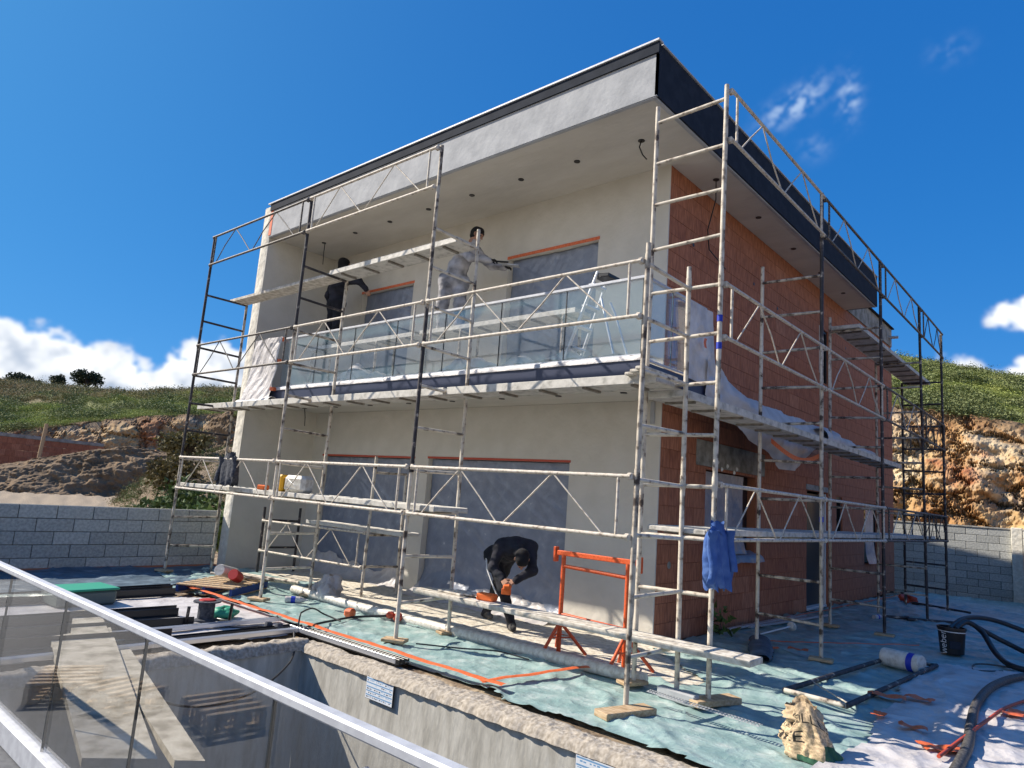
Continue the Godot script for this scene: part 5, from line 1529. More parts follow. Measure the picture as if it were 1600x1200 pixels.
func build_things() -> void:
	rng.seed = 404
	build_sheets()
	var m: MB
	var t: Node3D
	# films hanging from the balcony
	drape("hanging_film", func(u: float, v: float):
		var x := lerpf(-7.93, -6.95, u); var y := lerpf(3.02, 4.31, v)
		var f := 0.05 * noi.get_noise_2d(x * 11 + y * 6, y * 6) + 0.025 * noi.get_noise_2d(x * 40 - y * 20, y * 14)
		return Vector3(x - 0.05 * (1.0 - v) * 2.0 + 0.02 * sin(y * 9), y, 1.655 + f + 0.10 * pow(1.0 - v, 4.0)), 50, 60, "white plastic film hanging over the left end of the balcony glass", M.white_sheet)
	drape("bunched_film", func(u: float, v: float):
		var x := lerpf(-8.15, -6.9, u); var a := TAU * v
		var r := 0.085 + 0.03 * noi.get_noise_2d(x * 26, v * 8)
		return Vector3(x, 3.07 + r * sin(a) * 0.9 + 0.03 * u, 1.70 - r * cos(a)), 50, 14, "bunched white film lying on the plank at the left end of the balcony", M.white_sheet)
	drape("hanging_film", func(u: float, v: float):
		var z := lerpf(0.66, -0.06, u); var y := lerpf(3.28, 4.27, v)
		return Vector3(0.68 + 0.04 * noi.get_noise_2d(z * 12 + y * 4, y * 5) + 0.015 * noi.get_noise_2d(z * 40, y * 20), y, z - 0.12 * (1.0 - v) * u), 30, 36, "white film with an orange spot covering the right end of the balcony glass", M.white_sheet)
	drape("tape_spot", func(u: float, v: float):
		return Vector3(0.735, 3.72 + 0.12 * v, 0.30 - 0.07 * u + 0.03 * sin(v * 3.0)), 4, 4, "orange tape spot on the film at the right end of the balcony", M.tape, "tape")
	drape("trailing_film", func(u: float, v: float):
		var z := lerpf(0.15, -4.9, u)
		var top := lerpf(3.62, 3.30, smooth(0.0, 0.25, u)) + 0.03 * noi.get_noise_2d(z * 12, 4)
		var bot := lut(u, [0.0, 0.12, 0.30, 0.42, 0.50, 0.62, 0.72, 0.85, 1.0], [3.15, 3.0, 2.70, 2.62, 2.42, 2.44, 2.70, 2.95, 3.05])
		var y := lerpf(bot, top, v)
		var x := 0.70 + 0.16 * sin(PI * v) * smooth(0.0, 0.3, u) + 0.07 * noi.get_noise_2d(z * 8 + y * 6, y * 9) + 0.03 * noi.get_noise_2d(z * 26, y * 30)
		return Vector3(x, y, z), 90, 26, "long loose white film trailing along the side of the house below the balcony level", M.white_sheet)
	drape("film_tape", func(u: float, v: float):
		var z := lerpf(-1.35, -3.4, u)
		var y := 2.74 - 0.16 * sin(u * PI) - 0.02 * u + 0.07 * (v - 0.5)
		return Vector3(0.955 + 0.03 * sin(PI * u), y, z), 30, 3, "wavy orange tape on the long trailing film", M.tape, "tape")
	drape("bunched_film", func(u: float, v: float):
		var z := lerpf(-3.6, -7.2, u); var a := TAU * v
		var r := (0.16 + 0.06 * noi.get_noise_2d(z * 15, v * 6)) * (1.0 - 0.6 * u)
		return Vector3(0.86 - r * cos(a), 3.04 + r * sin(a), z), 60, 14, "bunched white film lying along the far side plank", M.white_sheet)
	drape("balcony_film", func(u: float, v: float):
		var x := lerpf(-6.6, 0.3, u); var z := lerpf(1.45, 0.9, v)
		var h := maxf(0.0, noi.get_noise_2d(x * 5.0, 8.0) + 0.05) * 0.55 * sin(PI * v) + 0.05 * noi.get_noise_2d(x * 40, z * 40) + 0.05
		return Vector3(x, 3.385 + maxf(h, 0.0), z), 140, 16, "crumpled pale film heaped on the balcony floor behind the glass", M.white_sheet)
	for p in [[Vector3(-7.0, 4.27, 1.60), "orange tape piece at the top corner of the left balcony film"], [Vector3(-7.0, 3.86, 1.62), "orange tape piece halfway down the left balcony film"], [Vector3(-7.02, 3.33, 1.66), "orange tape piece at the foot of the left balcony film"]]:
		m = MB.new()
		m.box(p[0], Vector3(0.12, 0.07, 0.07), Basis(Vector3.FORWARD, 0.1), 0.01)
		one("tape_piece", m, M.tape, p[1], "tape", "orange tape pieces on the balcony film")
	# stepladder on the balcony
	t = thing("stepladder", Vector3(-0.3, 3.37, 1.3), "aluminium stepladder standing on the balcony before the right upper window", "stepladder")
	for s in [-1.0, 1.0]:
		m = MB.new()
		m.tube([Vector3(-0.62, 3.38, 1.25 + 0.16 * s), Vector3(-0.22, 4.55, 1.20 + 0.12 * s)], 0.022, 8)
		obj("leg", m, M.alu, t)
		m = MB.new()
		m.tube([Vector3(0.14, 3.38, 1.22 + 0.17 * s), Vector3(-0.10, 4.05, 1.2 + 0.13 * s), Vector3(-0.16, 4.2, 1.2 + 0.1 * s)], 0.016, 8)
		obj("leg", m, M.alu, t)
	for k in 4:
		m = MB.new()
		m.box(Vector3(-0.62 + 0.4 * (0.2 + 0.22 * k), 3.38 + 1.17 * (0.2 + 0.22 * k), 1.23), Vector3(0.09, 0.025, 0.27), Basis(), 0.004)
		obj("tread", m, M.alu, t)
	m = MB.new()
	m.box(Vector3(-0.17, 4.50, 1.2), Vector3(0.24, 0.05, 0.26), Basis(Vector3.FORWARD, 0.1), 0.01)
	obj("tool_tray", m, M.profile, t)
	# buckets, box and clothes on the first level
	t = thing("mortar_bucket", Vector3(-4.42, 1.54, 2.46), "white rectangular bucket with a yellow end on the first scaffold level", "bucket")
	m = MB.new()
	m.box(Vector3(-4.50, 1.665, 2.46), Vector3(0.40, 0.25, 0.26), Basis(Vector3.UP, 0.25), 0.05)
	obj("tub", m, M.pvc, t)
	m = MB.new()
	m.box(Vector3(-4.76, 1.665, 2.52), Vector3(0.10, 0.25, 0.26), Basis(Vector3.UP, 0.25), 0.03)
	obj("yellow_end", m, M.yellow, t)
	m = MB.new()
	m.tube([Vector3(-4.62, 1.60, 2.62), Vector3(-4.5, 1.72, 2.64), Vector3(-4.36, 1.64, 2.60)], 0.006, 6)
	obj("handle", m, M.galv, t)
	m = MB.new(); m.box(Vector3(-5.42, 1.575, 2.5), Vector3(0.17, 0.075, 0.10), Basis(Vector3.UP, 0.3), 0.012)
	one("sponge_block", m, M.sponge, "orange sponge block on the left first level plank", "sponge")
	m = MB.new(); m.box(Vector3(-0.86, 0.595, 2.20), Vector3(0.22, 0.08, 0.12), Basis(Vector3.UP, 0.2), 0.015)
	one("sponge_block", m, M.sponge, "orange sponge block on the long work plank beside the bending worker", "sponge")
	m = MB.new(); m.box(Vector3(-0.86, 0.553, 2.20), Vector3(0.34, 0.006, 0.18), Basis(Vector3.UP, -0.15), 0.001)
	one("steel_float", m, M.galv, "flat steel float under the orange sponge on the work plank", "float")
	m = MB.new()
	for k in 3: m.box(Vector3(-1.42 + 0.12 * k, 0.565 + 0.012 * k, 2.2 - 0.03 * k), Vector3(0.42, 0.022, 0.10), Basis(Vector3.UP, 0.12 * k - 0.1), 0.004)
	one("plaster_tools", m, M.board, "dusty plastering tools piled on the left end of the work plank", "tools")
	cloth("grey_jacket", Vector3(-5.85, 2.0, 2.86), 0.55, 0.42, false, M.cloth_grey, "dark grey jacket hung over the front guardrail at left")
	cloth("blue_jacket", Vector3(1.80, 1.56, 2.14), 0.46, 0.50, true, M.cloth_blue, "bright blue jacket hanging from the right corner pole")
	# pallet with rolls by the left window
	pallet("pallet", Vector3(-5.55, 0.03, 2.85), -0.97, Vector2(1.1, 0.85), 7, M.wood, M.wood_blue, "blue sided wooden pallet on the ground at left", "")
	m = MB.new(); m.lathe([Vector2(0, 0), Vector2(0.08, 0), Vector2(0.085, 0.02), Vector2(0.085, 0.46), Vector2(0.08, 0.48), Vector2(0, 0.48)], Transform3D(Basis(Vector3(0.9, 0, -0.6).normalized(), 1.35), Vector3(-5.70, 0.245, 2.62)), 18)
	one("film_roll", m, M.pvc, "pale film roll lying on the blue pallet", "roll")
	m = MB.new(); m.lathe([Vector2(0, 0), Vector2(0.075, 0), Vector2(0.08, 0.02), Vector2(0.08, 0.18), Vector2(0.075, 0.2), Vector2(0, 0.2)], Transform3D(Basis(Vector3(0.9, 0, -0.6).normalized(), 1.2), Vector3(-5.33, 0.24, 2.75)), 18)
	one("paint_pot", m, M.red, "red pot lying on its side on the blue pallet", "pot")
	for k in 4:
		m = MB.new(); m.tube([Vector3(-6.2 + 0.12 * k, 0.20 + 0.03 * (k % 2), 2.75 - 0.1 * k), Vector3(-4.75 + 0.1 * k, 0.21 + 0.02 * k, 2.15 + 0.05 * k)], 0.02, 8)
		one("loose_tube", m, M.pole_mid, ["front loose scaffold tube on the blue pallet", "second loose scaffold tube on the blue pallet", "third loose scaffold tube on the blue pallet", "rear loose scaffold tube on the blue pallet"][k], "tube", "loose tubes on the pallet")
	# white pipe along the facade and bags
	cable("drain_pipe", [Vector3(-5.0, 0.09, 2.02), Vector3(-3.6, 0.08, 2.02), Vector3(-2.4, 0.08, 1.98), Vector3(-0.8, 0.08, 1.97), Vector3(0.2, 0.08, 1.93), Vector3(1.0, 0.08, 1.90)], 0.065, M.pvc, "long dusty white pipe lying on the ground in front of the facade", "pipe")
	for k in 3:
		m = MB.new()
		var c: Vector3 = [Vector3(-4.42, 0.17, 1.78), Vector3(-4.25, 0.12, 1.95), Vector3(-4.6, 0.10, 1.85)][k]
		var rr: float = [0.19, 0.14, 0.12][k]
		m.grid(24, 14, func(u: float, v: float):
			var d := Vector3(cos(TAU * u) * sin(PI * v), -cos(PI * v), -sin(TAU * u) * sin(PI * v))
			return c + d * rr * (1.0 + 0.5 * noi.get_noise_3d(d.x * 14 + k * 9, d.y * 14, d.z * 14)))
		one("white_bag", m, M.white_sheet, ["tallest crumpled white bag beside the second inner scaffold pole", "small crumpled white bag in front of the tallest one", "low crumpled white bag left of the inner scaffold pole"][k], "bag", "white bags by the scaffold pole")
	bottle(Vector3(-4.35, 0.07, 2.55), 0.9, "clear plastic bottle with blue label lying on the sheet near the white bags")
	m = MB.new(); m.box(Vector3(-2.98, 0.10, 2.45), Vector3(0.13, 0.11, 0.13), Basis(Vector3.UP, 0.4), 0.03)
	one("orange_box", m, M.tape, "small orange junction box beside the black cable", "box")
	m = MB.new()
	for k in 5: m.box(Vector3(-2.66 + 0.05 * k, 0.09 + 0.02 * (k % 2), 2.05 + 0.04 * sin(k * 2.0)), Vector3(0.10, 0.07, 0.09), Basis(Vector3.UP, k * 0.9), 0.02)
	one("plug_cluster", m, M.tape_red, "cluster of red plugs on the cable by the white pipe", "plugs")
	cable("black_cable", [Vector3(-2.54, 0.06, 3.47), Vector3(-2.7, 0.07, 3.1), Vector3(-2.82, 0.06, 2.8), Vector3(-2.9, 0.06, 2.45), Vector3(-2.7, 0.08, 2.08)], 0.014, M.rubber, "black cable running from the pit corner to the red plugs", "cable")
	cable("looped_cable", [Vector3(-2.52, 0.05, 3.49), Vector3(-2.58, 0.22, 3.44), Vector3(-2.85, 0.22, 3.1), Vector3(-3.0, 0.12, 2.85), Vector3(-2.75, 0.06, 2.75)], 0.010, M.rubber, "thin black cable rising in a loop at the pit corner", "cable")
	cable("sagging_cable", [Vector3(-2.45, 0.06, 3.58), Vector3(-1.95, -0.10, 3.9), Vector3(-1.5, -0.22, 4.6), Vector3(-1.55, -0.22, 5.2), Vector3(-2.2, -0.02, 5.6), Vector3(-3.6, 0.08, 5.5)], 0.010, M.rubber, "thin black cable sagging across the corner of the pit", "cable")
	cable("thin_hose", [Vector3(-1.35, 0.06, 2.75), Vector3(-0.9, 0.07, 2.5), Vector3(-0.55, 0.09, 2.32), Vector3(-0.2, 0.06, 2.2)], 0.008, M.rubber, "thin dark line lying on the sheet between the third poles", "cable")
	# cable reel and green bag on the deck
	t = thing("cable_reel", Vector3(-3.38, 0.03, 4.15), "grey cable reel with red centre on a black tubular stand", "cable reel")
	var up := Transform3D(Basis(), Vector3(-3.38, 0.07, 4.15))
	m = MB.new(); m.lathe([Vector2(0, 0), Vector2(0.12, 0), Vector2(0.12, 0.02), Vector2(0.09, 0.03), Vector2(0.09, 0.2), Vector2(0.15, 0.21), Vector2(0.15, 0.225), Vector2(0, 0.23)], up, 20); obj("drum", m, M.cloth_grey, t)
	m = MB.new(); m.lathe([Vector2(0.09, 0.228), Vector2(0.085, 0.24), Vector2(0, 0.245)], up, 18)
	obj("red_plate", m, M.red, t)
	m = MB.new()
	for s in [-1.0, 1.0]: m.tube([Vector3(-3.38 - 0.16, 0.05, 4.15 + 0.22 * s), Vector3(-3.38 - 0.1, 0.05, 4.15 + 0.24 * s), Vector3(-3.30, 0.06, 4.15 + 0.25 * s), Vector3(-3.28, 0.26, 4.15 + 0.25 * s)], 0.018, 8)
	m.tube([Vector3(-3.54, 0.05, 3.93), Vector3(-3.58, 0.05, 4.15), Vector3(-3.54, 0.05, 4.37)], 0.018, 8)
	m.tube([Vector3(-3.28, 0.06, 3.92), Vector3(-3.24, 0.06, 4.15), Vector3(-3.28, 0.06, 4.38)], 0.018, 8)
	obj("stand", m, M.black_plastic, t)
	m = MB.new()
	m.grid(20, 12, func(u: float, v: float):
		var d := Vector3(cos(TAU * u) * sin(PI * v), -cos(PI * v) * 0.55, -sin(TAU * u) * sin(PI * v) * 1.3)
		return Vector3(-3.66, 0.09, 3.80) + d * 0.13 * (1.0 + 0.5 * noi.get_noise_3d(d.x * 12, d.y * 12, d.z * 12)))
	one("green_bag", m, M.green, "small green bag beside the cable reel", "bag")
	cable("reel_cable", [Vector3(-3.2, 0.04, 4.05), Vector3(-3.0, 0.04, 3.9), Vector3(-2.95, 0.05, 3.7), Vector3(-2.8, 0.04, 3.62), Vector3(-2.62, 0.05, 3.5)], 0.009, M.rubber, "grey cable from the reel to the pit corner", "cable")
	for k in 2:
		m = MB.new()
		m.lathe([Vector2(0, 0), Vector2(0.035, 0.0), Vector2(0.04, 0.03), Vector2(0.03, 0.07), Vector2(0, 0.075)], Transform3D(Basis(Vector3.RIGHT, 1.3), Vector3(-2.80 + 0.12 * k, 0.08, 3.66 - 0.06 * k)), 12)
		one("cable_plug", m, M.cloth_grey, ["left grey plug at the rim by the pit corner", "right grey plug at the rim, next to the pit corner"][k], "plug", "plugs at the pit corner")
	# dark profiles stacked on the deck
	var pr := [[Vector3(-5.60, 0.05, 4.9), 2.7, 0.10, "stack of black profiles nearest the blue pallet, topmost length"], [Vector3(-5.46, 0.05, 5.0), 2.8, 0.10, "black profile beside the stack near the pallet"], [Vector3(-5.30, 0.05, 5.1), 2.9, 0.08, "black profile at the front of the pallet side stack"], [Vector3(-4.02, 0.06, 5.5), 2.6, 0.10, "black angle profile in the middle of the white cover"], [Vector3(-3.90, 0.06, 5.6), 2.7, 0.07, "shorter black profile next to the middle one"], [Vector3(-3.42, 0.05, 5.6), 2.6, 0.06, "dark strip behind the cable reel"], [Vector3(-2.92, 0.05, 5.7), 1.9, 0.07, "brown strip on the white cover near the rim"]]
	for k in pr.size():
		m = MB.new()
		var e: Array = pr[k]
		var bs := Basis(Vector3.UP, -0.03 * k + 0.06)
		m.box(e[0], Vector3(e[2], 0.012, e[1]), bs, 0.003)
		m.box(e[0] + bs * Vector3(-e[2] * 0.5 + 0.006, 0.045, 0), Vector3(0.012, 0.09, e[1]), bs, 0.003)
		one("black_profile", m, M.profile if k < 6 else M.bark, e[3], "profile", "profiles lying on the deck")
	for k in 3:
		m = MB.new()
		var x: float = [-2.70, -2.52, -3.15][k]
		m.box(Vector3(x, 0.055, 4.9), Vector3(0.08, 0.01, 3.1), Basis(), 0.002)
		for s in [-1.0, 1.0]: m.box(Vector3(x + 0.042 * s, 0.07, 4.9), Vector3(0.008, 0.04, 3.1), Basis(), 0.002)
		one("edge_channel", m, M.profile if k == 0 else M.alu, ["dark channel along the short pit rim, inner one", "aluminium channel along the short pit rim, outer one", "pale channel lying across the white cover"][k], "channel", "channels at the pit rim")
	m = MB.new()
	for k in 3: m.box(Vector3(-1.74, 0.058 + 0.004 * k, 3.44 - 0.055 * k), Vector3(1.86, 0.05 - 0.012 * k, 0.022), Basis(Vector3.UP, 0.012), 0.003)
	m.box(Vector3(-1.74, 0.036, 3.40), Vector3(1.86, 0.012, 0.16), Basis(Vector3.UP, 0.012), 0.002)
	one("edge_channel", m, M.profile, "dark grooved channel along the long pit rim", "channel", "channels at the pit rim")
	m = MB.new(); m.box(Vector3(-1.74, 0.075, 3.492), Vector3(1.84, 0.05, 0.012), Basis(Vector3.UP, 0.012), 0.002)
	one("edge_trim", m, M.alu, "bright trim in front of the dark grooved channel", "trim")
	# shrink wrapped crate behind the front glass
	t = thing("wrapped_crate", Vector3(-5.3, 0.03, 4.85), "green topped wrapped crate on the deck behind the left glass panels", "crate")
	m = MB.new(); m.box(Vector3(-5.2, 0.12, 4.88), Vector3(0.5, 0.18, 0.68), Basis(Vector3.UP, 0.1), 0.03); obj("crate", m, M.crate, t)
	m = MB.new(); m.box(Vector3(-5.2, 0.222, 4.88), Vector3(0.53, 0.025, 0.71), Basis(Vector3.UP, 0.1), 0.01); obj("lid", m, M.green, t)
	# right part: bucket, roll, frame, bag, hoses
	t = thing("black_bucket", Vector3(2.68, 0.03, -3.5), "black bucket with white lettering in the shade at right", "bucket")
	m = MB.new(); m.lathe([Vector2(0, 0.01), Vector2(0.14, 0.01), Vector2(0.145, 0.02), Vector2(0.168, 0.33), Vector2(0.178, 0.33), Vector2(0.178, 0.36), Vector2(0.16, 0.36), Vector2(0.13, 0.05), Vector2(0, 0.05)], Transform3D(Basis(), Vector3(2.68, 0.03, -3.5)), 28); obj("pail", m, M.black_plastic, t)
	m = MB.new(); m.lathe([Vector2(0.1715, 0.30), Vector2(0.1725, 0.312)], Transform3D(Basis(), Vector3(2.68, 0.03, -3.5)), 28); obj("white_band", m, M.white_plastic, t)
	var tm := TextMesh.new()
	tm.text = "weber"; tm.font_size = 18; tm.pixel_size = 0.0058; tm.depth = 0.004
	var sf := SystemFont.new(); sf.font_names = PackedStringArray(["Droid Sans"]); tm.font = sf
	var tx := MeshInstance3D.new()
	tx.mesh = tm; tx.material_override = M.white_plastic; tx.name = "lettering"
	tx.transform = Transform3D(Basis(Vector3.UP, 0.0) * Basis(Vector3.FORWARD, -PI / 2), Vector3(-0.07, 0.16, 0.152))
	t.add_child(tx)
	tx.rotation = Vector3(0.07, -0.45, 0); tx.rotate_object_local(Vector3.BACK, PI / 2)
	tx.position = Vector3(-0.072, 0.16, 0.146)
	m = MB.new(); m.box(Vector3(2.74, 0.17, -3.348), Vector3(0.13, 0.10, 0.004), Basis(Vector3.UP, 0.4) * Basis(Vector3.RIGHT, -0.07)); obj("label_panel", m, M.dark, t)
	t = thing("material_roll", Vector3(2.46, 0.03, -1.7), "pale green plastic roll with blue label lying at right", "roll")
	var rb := Basis(Vector3.FORWARD, PI / 2).rotated(Vector3.UP, -0.28)
	m = MB.new(); m.lathe([Vector2(0.03, 0.0), Vector2(0.1, 0.0), Vector2(0.105, 0.01), Vector2(0.105, 0.44), Vector2(0.1, 0.45), Vector2(0, 0.45)], Transform3D(rb, Vector3(2.26, 0.14, -1.62)), 22); obj("roll_body", m, M.pvc, t)
	m = MB.new(); m.lathe([Vector2(0.1065, 0.31), Vector2(0.1065, 0.38)], Transform3D(rb, Vector3(2.26, 0.14, -1.62)), 22); obj("blue_label", m, M.bluetape, t)
	m = MB.new(); m.lathe([Vector2(0.034, -0.002), Vector2(0.032, 0.004), Vector2(0, 0.002)], Transform3D(rb * Basis(Vector3.RIGHT, PI), Vector3(2.26, 0.14, -1.62)), 14); obj("core_hole", m, M.black_plastic, t)
	t = thing("spare_scaffold_section", Vector3(2.4, 0.05, -0.4), "dark scaffold frame lying flat on the sheet at lower right", "scaffold frame")
	var fc := [Vector3(2.02, 0.09, 1.05), Vector3(2.58, 0.09, 1.09), Vector3(2.76, 0.09, -1.95), Vector3(2.26, 0.09, -1.82)]
	m = MB.new(); m.tube([fc[0], fc[3]], 0.0255, 10); obj("frame_standard", m, M.pole_dark, t)
	m = MB.new(); m.tube([fc[1], fc[2]], 0.0255, 10); obj("frame_standard", m, M.pole_dark, t)
	m = MB.new(); m.tube([fc[0] + Vector3(0.0, 0, 0.0), fc[1]], 0.024, 10); obj("rung", m, M.pole_light, t)
	m = MB.new(); m.tube([fc[3], fc[2]], 0.02, 10); obj("rung", m, M.pole_dark, t)
	m = MB.new(); m.tube([fc[0].lerp(fc[3], 0.22), fc[1].lerp(fc[2], 0.03)], 0.008, 6); obj("brace", m, M.rod, t)
	cement_bag()
	cable("thick_hose", [Vector3(3.60, 0.10, 2.9), Vector3(3.56, 0.10, 1.6), Vector3(3.47, 0.10, 0.7), Vector3(3.40, 0.11, -0.2), Vector3(3.43, 0.12, -1.3), Vector3(3.65, 0.13, -2.2), Vector3(4.3, 0.13, -3.2)], 0.040, M.hose, "thick grey hose curving down the right side of the white sheet", "hose")
	cable("black_hose", [Vector3(2.72, 0.36, -3.55), Vector3(2.80, 0.44, -3.9), Vector3(2.98, 0.34, -3.9), Vector3(3.2, 0.14, -3.4), Vector3(3.45, 0.09, -2.9), Vector3(3.9, 0.08, -2.9)], 0.036, M.rubber, "black hose bending out of the black bucket to the right", "hose")
	cable("black_hose", [Vector3(2.66, 0.36, -3.5), Vector3(2.75, 0.46, -4.2), Vector3(3.0, 0.42, -4.9), Vector3(3.5, 0.26, -5.2), Vector3(4.2, 0.10, -5.4)], 0.034, M.rubber, "upper black hose arching from the bucket towards the right edge", "hose")
	cable("black_hose", [Vector3(2.84, 0.40, -4.1), Vector3(3.2, 0.20, -4.3), Vector3(3.6, 0.09, -4.2), Vector3(4.2, 0.08, -4.4)], 0.034, M.rubber, "lower black hose between the other two hoses", "hose")
	cable("red_cable", [Vector3(3.35, 0.07, -2.55), Vector3(3.1, 0.06, -2.3), Vector3(3.05, 0.06, -2.8), Vector3(3.3, 0.06, -3.0), Vector3(4.0, 0.06, -3.0)], 0.011, M.hose, "thin dark cable curling near the black hose", "cable")
	cable("red_line", [Vector3(3.45, 0.11, 2.0), Vector3(3.56, 0.12, 0.6), Vector3(3.62, 0.10, -0.3), Vector3(3.8, 0.10, -1.2)], 0.014, M.tape_red, "thin red line lying along the thick hose", "cable")
	# perforated corner bead, grey offcut, rolled cloth, strips by the wall, plant, mallet
	t = thing("corner_bead", Vector3(1.85, 0.05, 2.48), "perforated metal corner bead lying on the sheet near the corner poles", "corner bead")
	var d := Vector3(1.05, 0, 0.12).normalized()
	var bs2 := Basis(d, Vector3.UP, d.cross(Vector3.UP))
	m = MB.new(); m.box(Vector3(1.85, 0.135, 2.50), Vector3(1.05, 0.004, 0.012), bs2); obj("rail", m, M.galv, t)
	m = MB.new()
	for k in 36:
		var p := Vector3(1.85, 0.14, 2.47) + d * (-0.51 + 1.02 * k / 35.0)
		m.box(p, Vector3(0.010, 0.004, 0.055), bs2)
	m.box(Vector3(1.85, 0.14, 2.445), Vector3(1.05, 0.004, 0.008), bs2)
	var pc := obj("perforation", m, M.galv, t)
	pc.set_meta("kind", "stuff")
	m = MB.new(); m.box(Vector3(1.46, 0.075, 2.12), Vector3(0.40, 0.10, 0.09), Basis(Vector3.UP, -0.12), 0.012)
	one("grey_offcut", m, M.fascia, "short grey profile offcut between the corner poles", "offcut")
	drape("rolled_cloth", func(u: float, v: float):
		var p := Vector3(0.80, 0, -1.45).lerp(Vector3(1.32, 0, -0.15), u)
		var a := TAU * v
		var r := 0.10 + 0.03 * noi.get_noise_2d(u * 40, v * 9) - 0.05 * absf(u - 0.5)
		return p + Vector3(0.928, 0, -0.371) * (r * 1.5 * cos(a)) + Vector3.UP * (0.09 + r * 0.75 * sin(a)), 40, 16, "rolled grey green sheet lying on the ground by the inner side pole", M.teal_dark)
	for k in 4:
		m = MB.new()
		m.box(Vector3(0.22 + 0.08 * k, 0.07 + 0.01 * (k % 2), -3.1 - 0.25 * k), Vector3(0.05, 0.03, 2.5), Basis(Vector3.UP, -0.03 - 0.02 * k), 0.004)
		one("metal_strip", m, M.galv, ["metal strip closest to the terracotta wall", "second metal strip from the terracotta wall", "third metal strip from the terracotta wall", "metal strip farthest from the terracotta wall"][k], "metal strip", "metal strips at the foot of the side wall")
	t = thing("mallet", Vector3(0.75, 0.06, -2.6), "pale headed mallet lying beyond the metal strips", "mallet")
	m = MB.new(); m.tube([Vector3(0.62, 0.07, -1.95), Vector3(0.74, 0.12, -2.75)], 0.012, 7); obj("handle", m, M.white_plastic, t)
	m = MB.new(); m.lathe([Vector2(0, -0.07), Vector2(0.05, -0.06), Vector2(0.065, 0.0), Vector2(0.05, 0.06), Vector2(0, 0.07)], Transform3D(Basis(Vector3.RIGHT, 1.2), Vector3(0.75, 0.12, -2.82)), 14); obj("head", m, M.pvc, t)
	t = thing("potted_weed", Vector3(0.22, 0, -1.5), "small green weed growing at the foot of the terracotta wall", "plant")
	m = tuft(8, 40, 0.16, 0.36, 0.11)
	for i in m.c.size(): m.c[i] = Color(0.09, 0.15, 0.04) * m.c[i].r
	for i in m.v.size(): m.v[i] += Vector3(0.22, 0.03, -1.5)
	obj("leaves", m, M.leaf, t)
	m = MB.new(); m.tube([Vector3(0.22, 0.0, -1.5), Vector3(0.22, 0.3, -1.5)], 0.006, 5); obj("stem", m, M.bark, t)
	# small rubbish farther back
	m = MB.new()
	for k in 6: m.box(Vector3(0.72 + 0.1 * (k % 3), 0.08 + 0.05 * (k / 3), -10.1 + 0.12 * (k % 2)), Vector3(0.16, 0.09, 0.14), Basis(Vector3(0.3, 1, 0.2).normalized(), k * 1.1), 0.02)
	one("red_heap", m, M.tape_red, "heap of red fittings on the ground near the back wall", "fittings")
	for k in 3:
		m = MB.new(); m.tube([[Vector3(0.95, 0.05, -9.8), Vector3(1.5, 0.05, -6.6), Vector3(1.15, 0.05, -6.4)][k], [Vector3(2.1, 0.05, -9.3), Vector3(2.3, 0.05, -7.2), Vector3(1.5, 0.06, -6.7)][k]], 0.03, 8)
		one("loose_tube", m, M.pole_dark, ["long dark tube on the ground near the back wall", "dark tube on the ground beside the fourth outer side pole", "short dark tube left of the fourth outer side pole"][k], "tube", "loose tubes on the sheet at the back")
	bottle(Vector3(1.10, 0.06, -6.0), 1.4, "clear bottle with pale blue ring lying in the shade near the fourth side pole")
	# stained boards bridging the pit corner behind the front glass
	t = thing("concrete_board", Vector3(-1.6, 0.05, 5.8), "wide concrete stained board laid over the pit corner behind the glass", "board")
	slab_board(t, "board", [Vector3(-3.15, 0.10, 5.75), Vector3(0.06, 0.10, 6.47), Vector3(0.31, 0.10, 6.16), Vector3(-3.33, 0.10, 5.16)], 0.05)
	slab_board(t, "end_piece", [Vector3(-4.30, 0.11, 5.21), Vector3(-3.02, 0.11, 5.62), Vector3(-3.05, 0.11, 5.27), Vector3(-4.38, 0.11, 4.93)], 0.05)
	t = thing("concrete_board", Vector3(-1.3, 0.02, 5.6), "narrow stained board lying right of the wide one behind the glass", "board")
	slab_board(t, "board", [Vector3(-2.5, 0.07, 5.50), Vector3(0.31, 0.07, 6.06), Vector3(0.42, 0.07, 5.93), Vector3(-3.2, 0.07, 5.12)], 0.05)
	# enamel notices on the pit wall
	notice(Vector3(-0.76, -0.155, 3.69), 0.40, 0.20, "white and blue paper notice fixed to the pit wall", 5)
	notice(Vector3(1.70, -0.17, 3.69), 0.44, 0.22, "blue and white paper notice at the bottom edge of the photo on the pit wall", 4)
	# small pallets on the terrace, mirrored in the front glass
	pallet("small_pallet", Vector3(-1.42, 0.05, 7.25), 0.5, Vector2(0.55, 0.4), 6, M.wood, M.wood, "small raw pallet on the terrace, seen mirrored in the left glass", "small pallets on the terrace")
	pallet("small_pallet", Vector3(-0.92, 0.05, 7.45), -0.25, Vector2(0.5, 0.36), 5, M.wood, M.wood, "small raw pallet beside the first one, mirrored in the glass", "small pallets on the terrace")
	pallet("small_pallet", Vector3(-0.20, 0.05, 7.85), 0.1, Vector2(0.55, 0.4), 5, M.wood, M.wood, "small raw pallet nearer the viewer, mirrored in the middle glass", "small pallets on the terrace")

func slab_board(t: Node3D, called: String, p: Array, th: float) -> void:
	var m := MB.new()
	var dn := Vector3(0, -th, 0)
	m.quad(p[0], p[1], p[2], p[3])
	m.quad(p[3] + dn, p[2] + dn, p[1] + dn, p[0] + dn)
	for i in 4:
		var j := (i + 1) % 4
		m.quad(p[i] + dn, p[j] + dn, p[j], p[i])
	obj(called, m, M.stained, t)

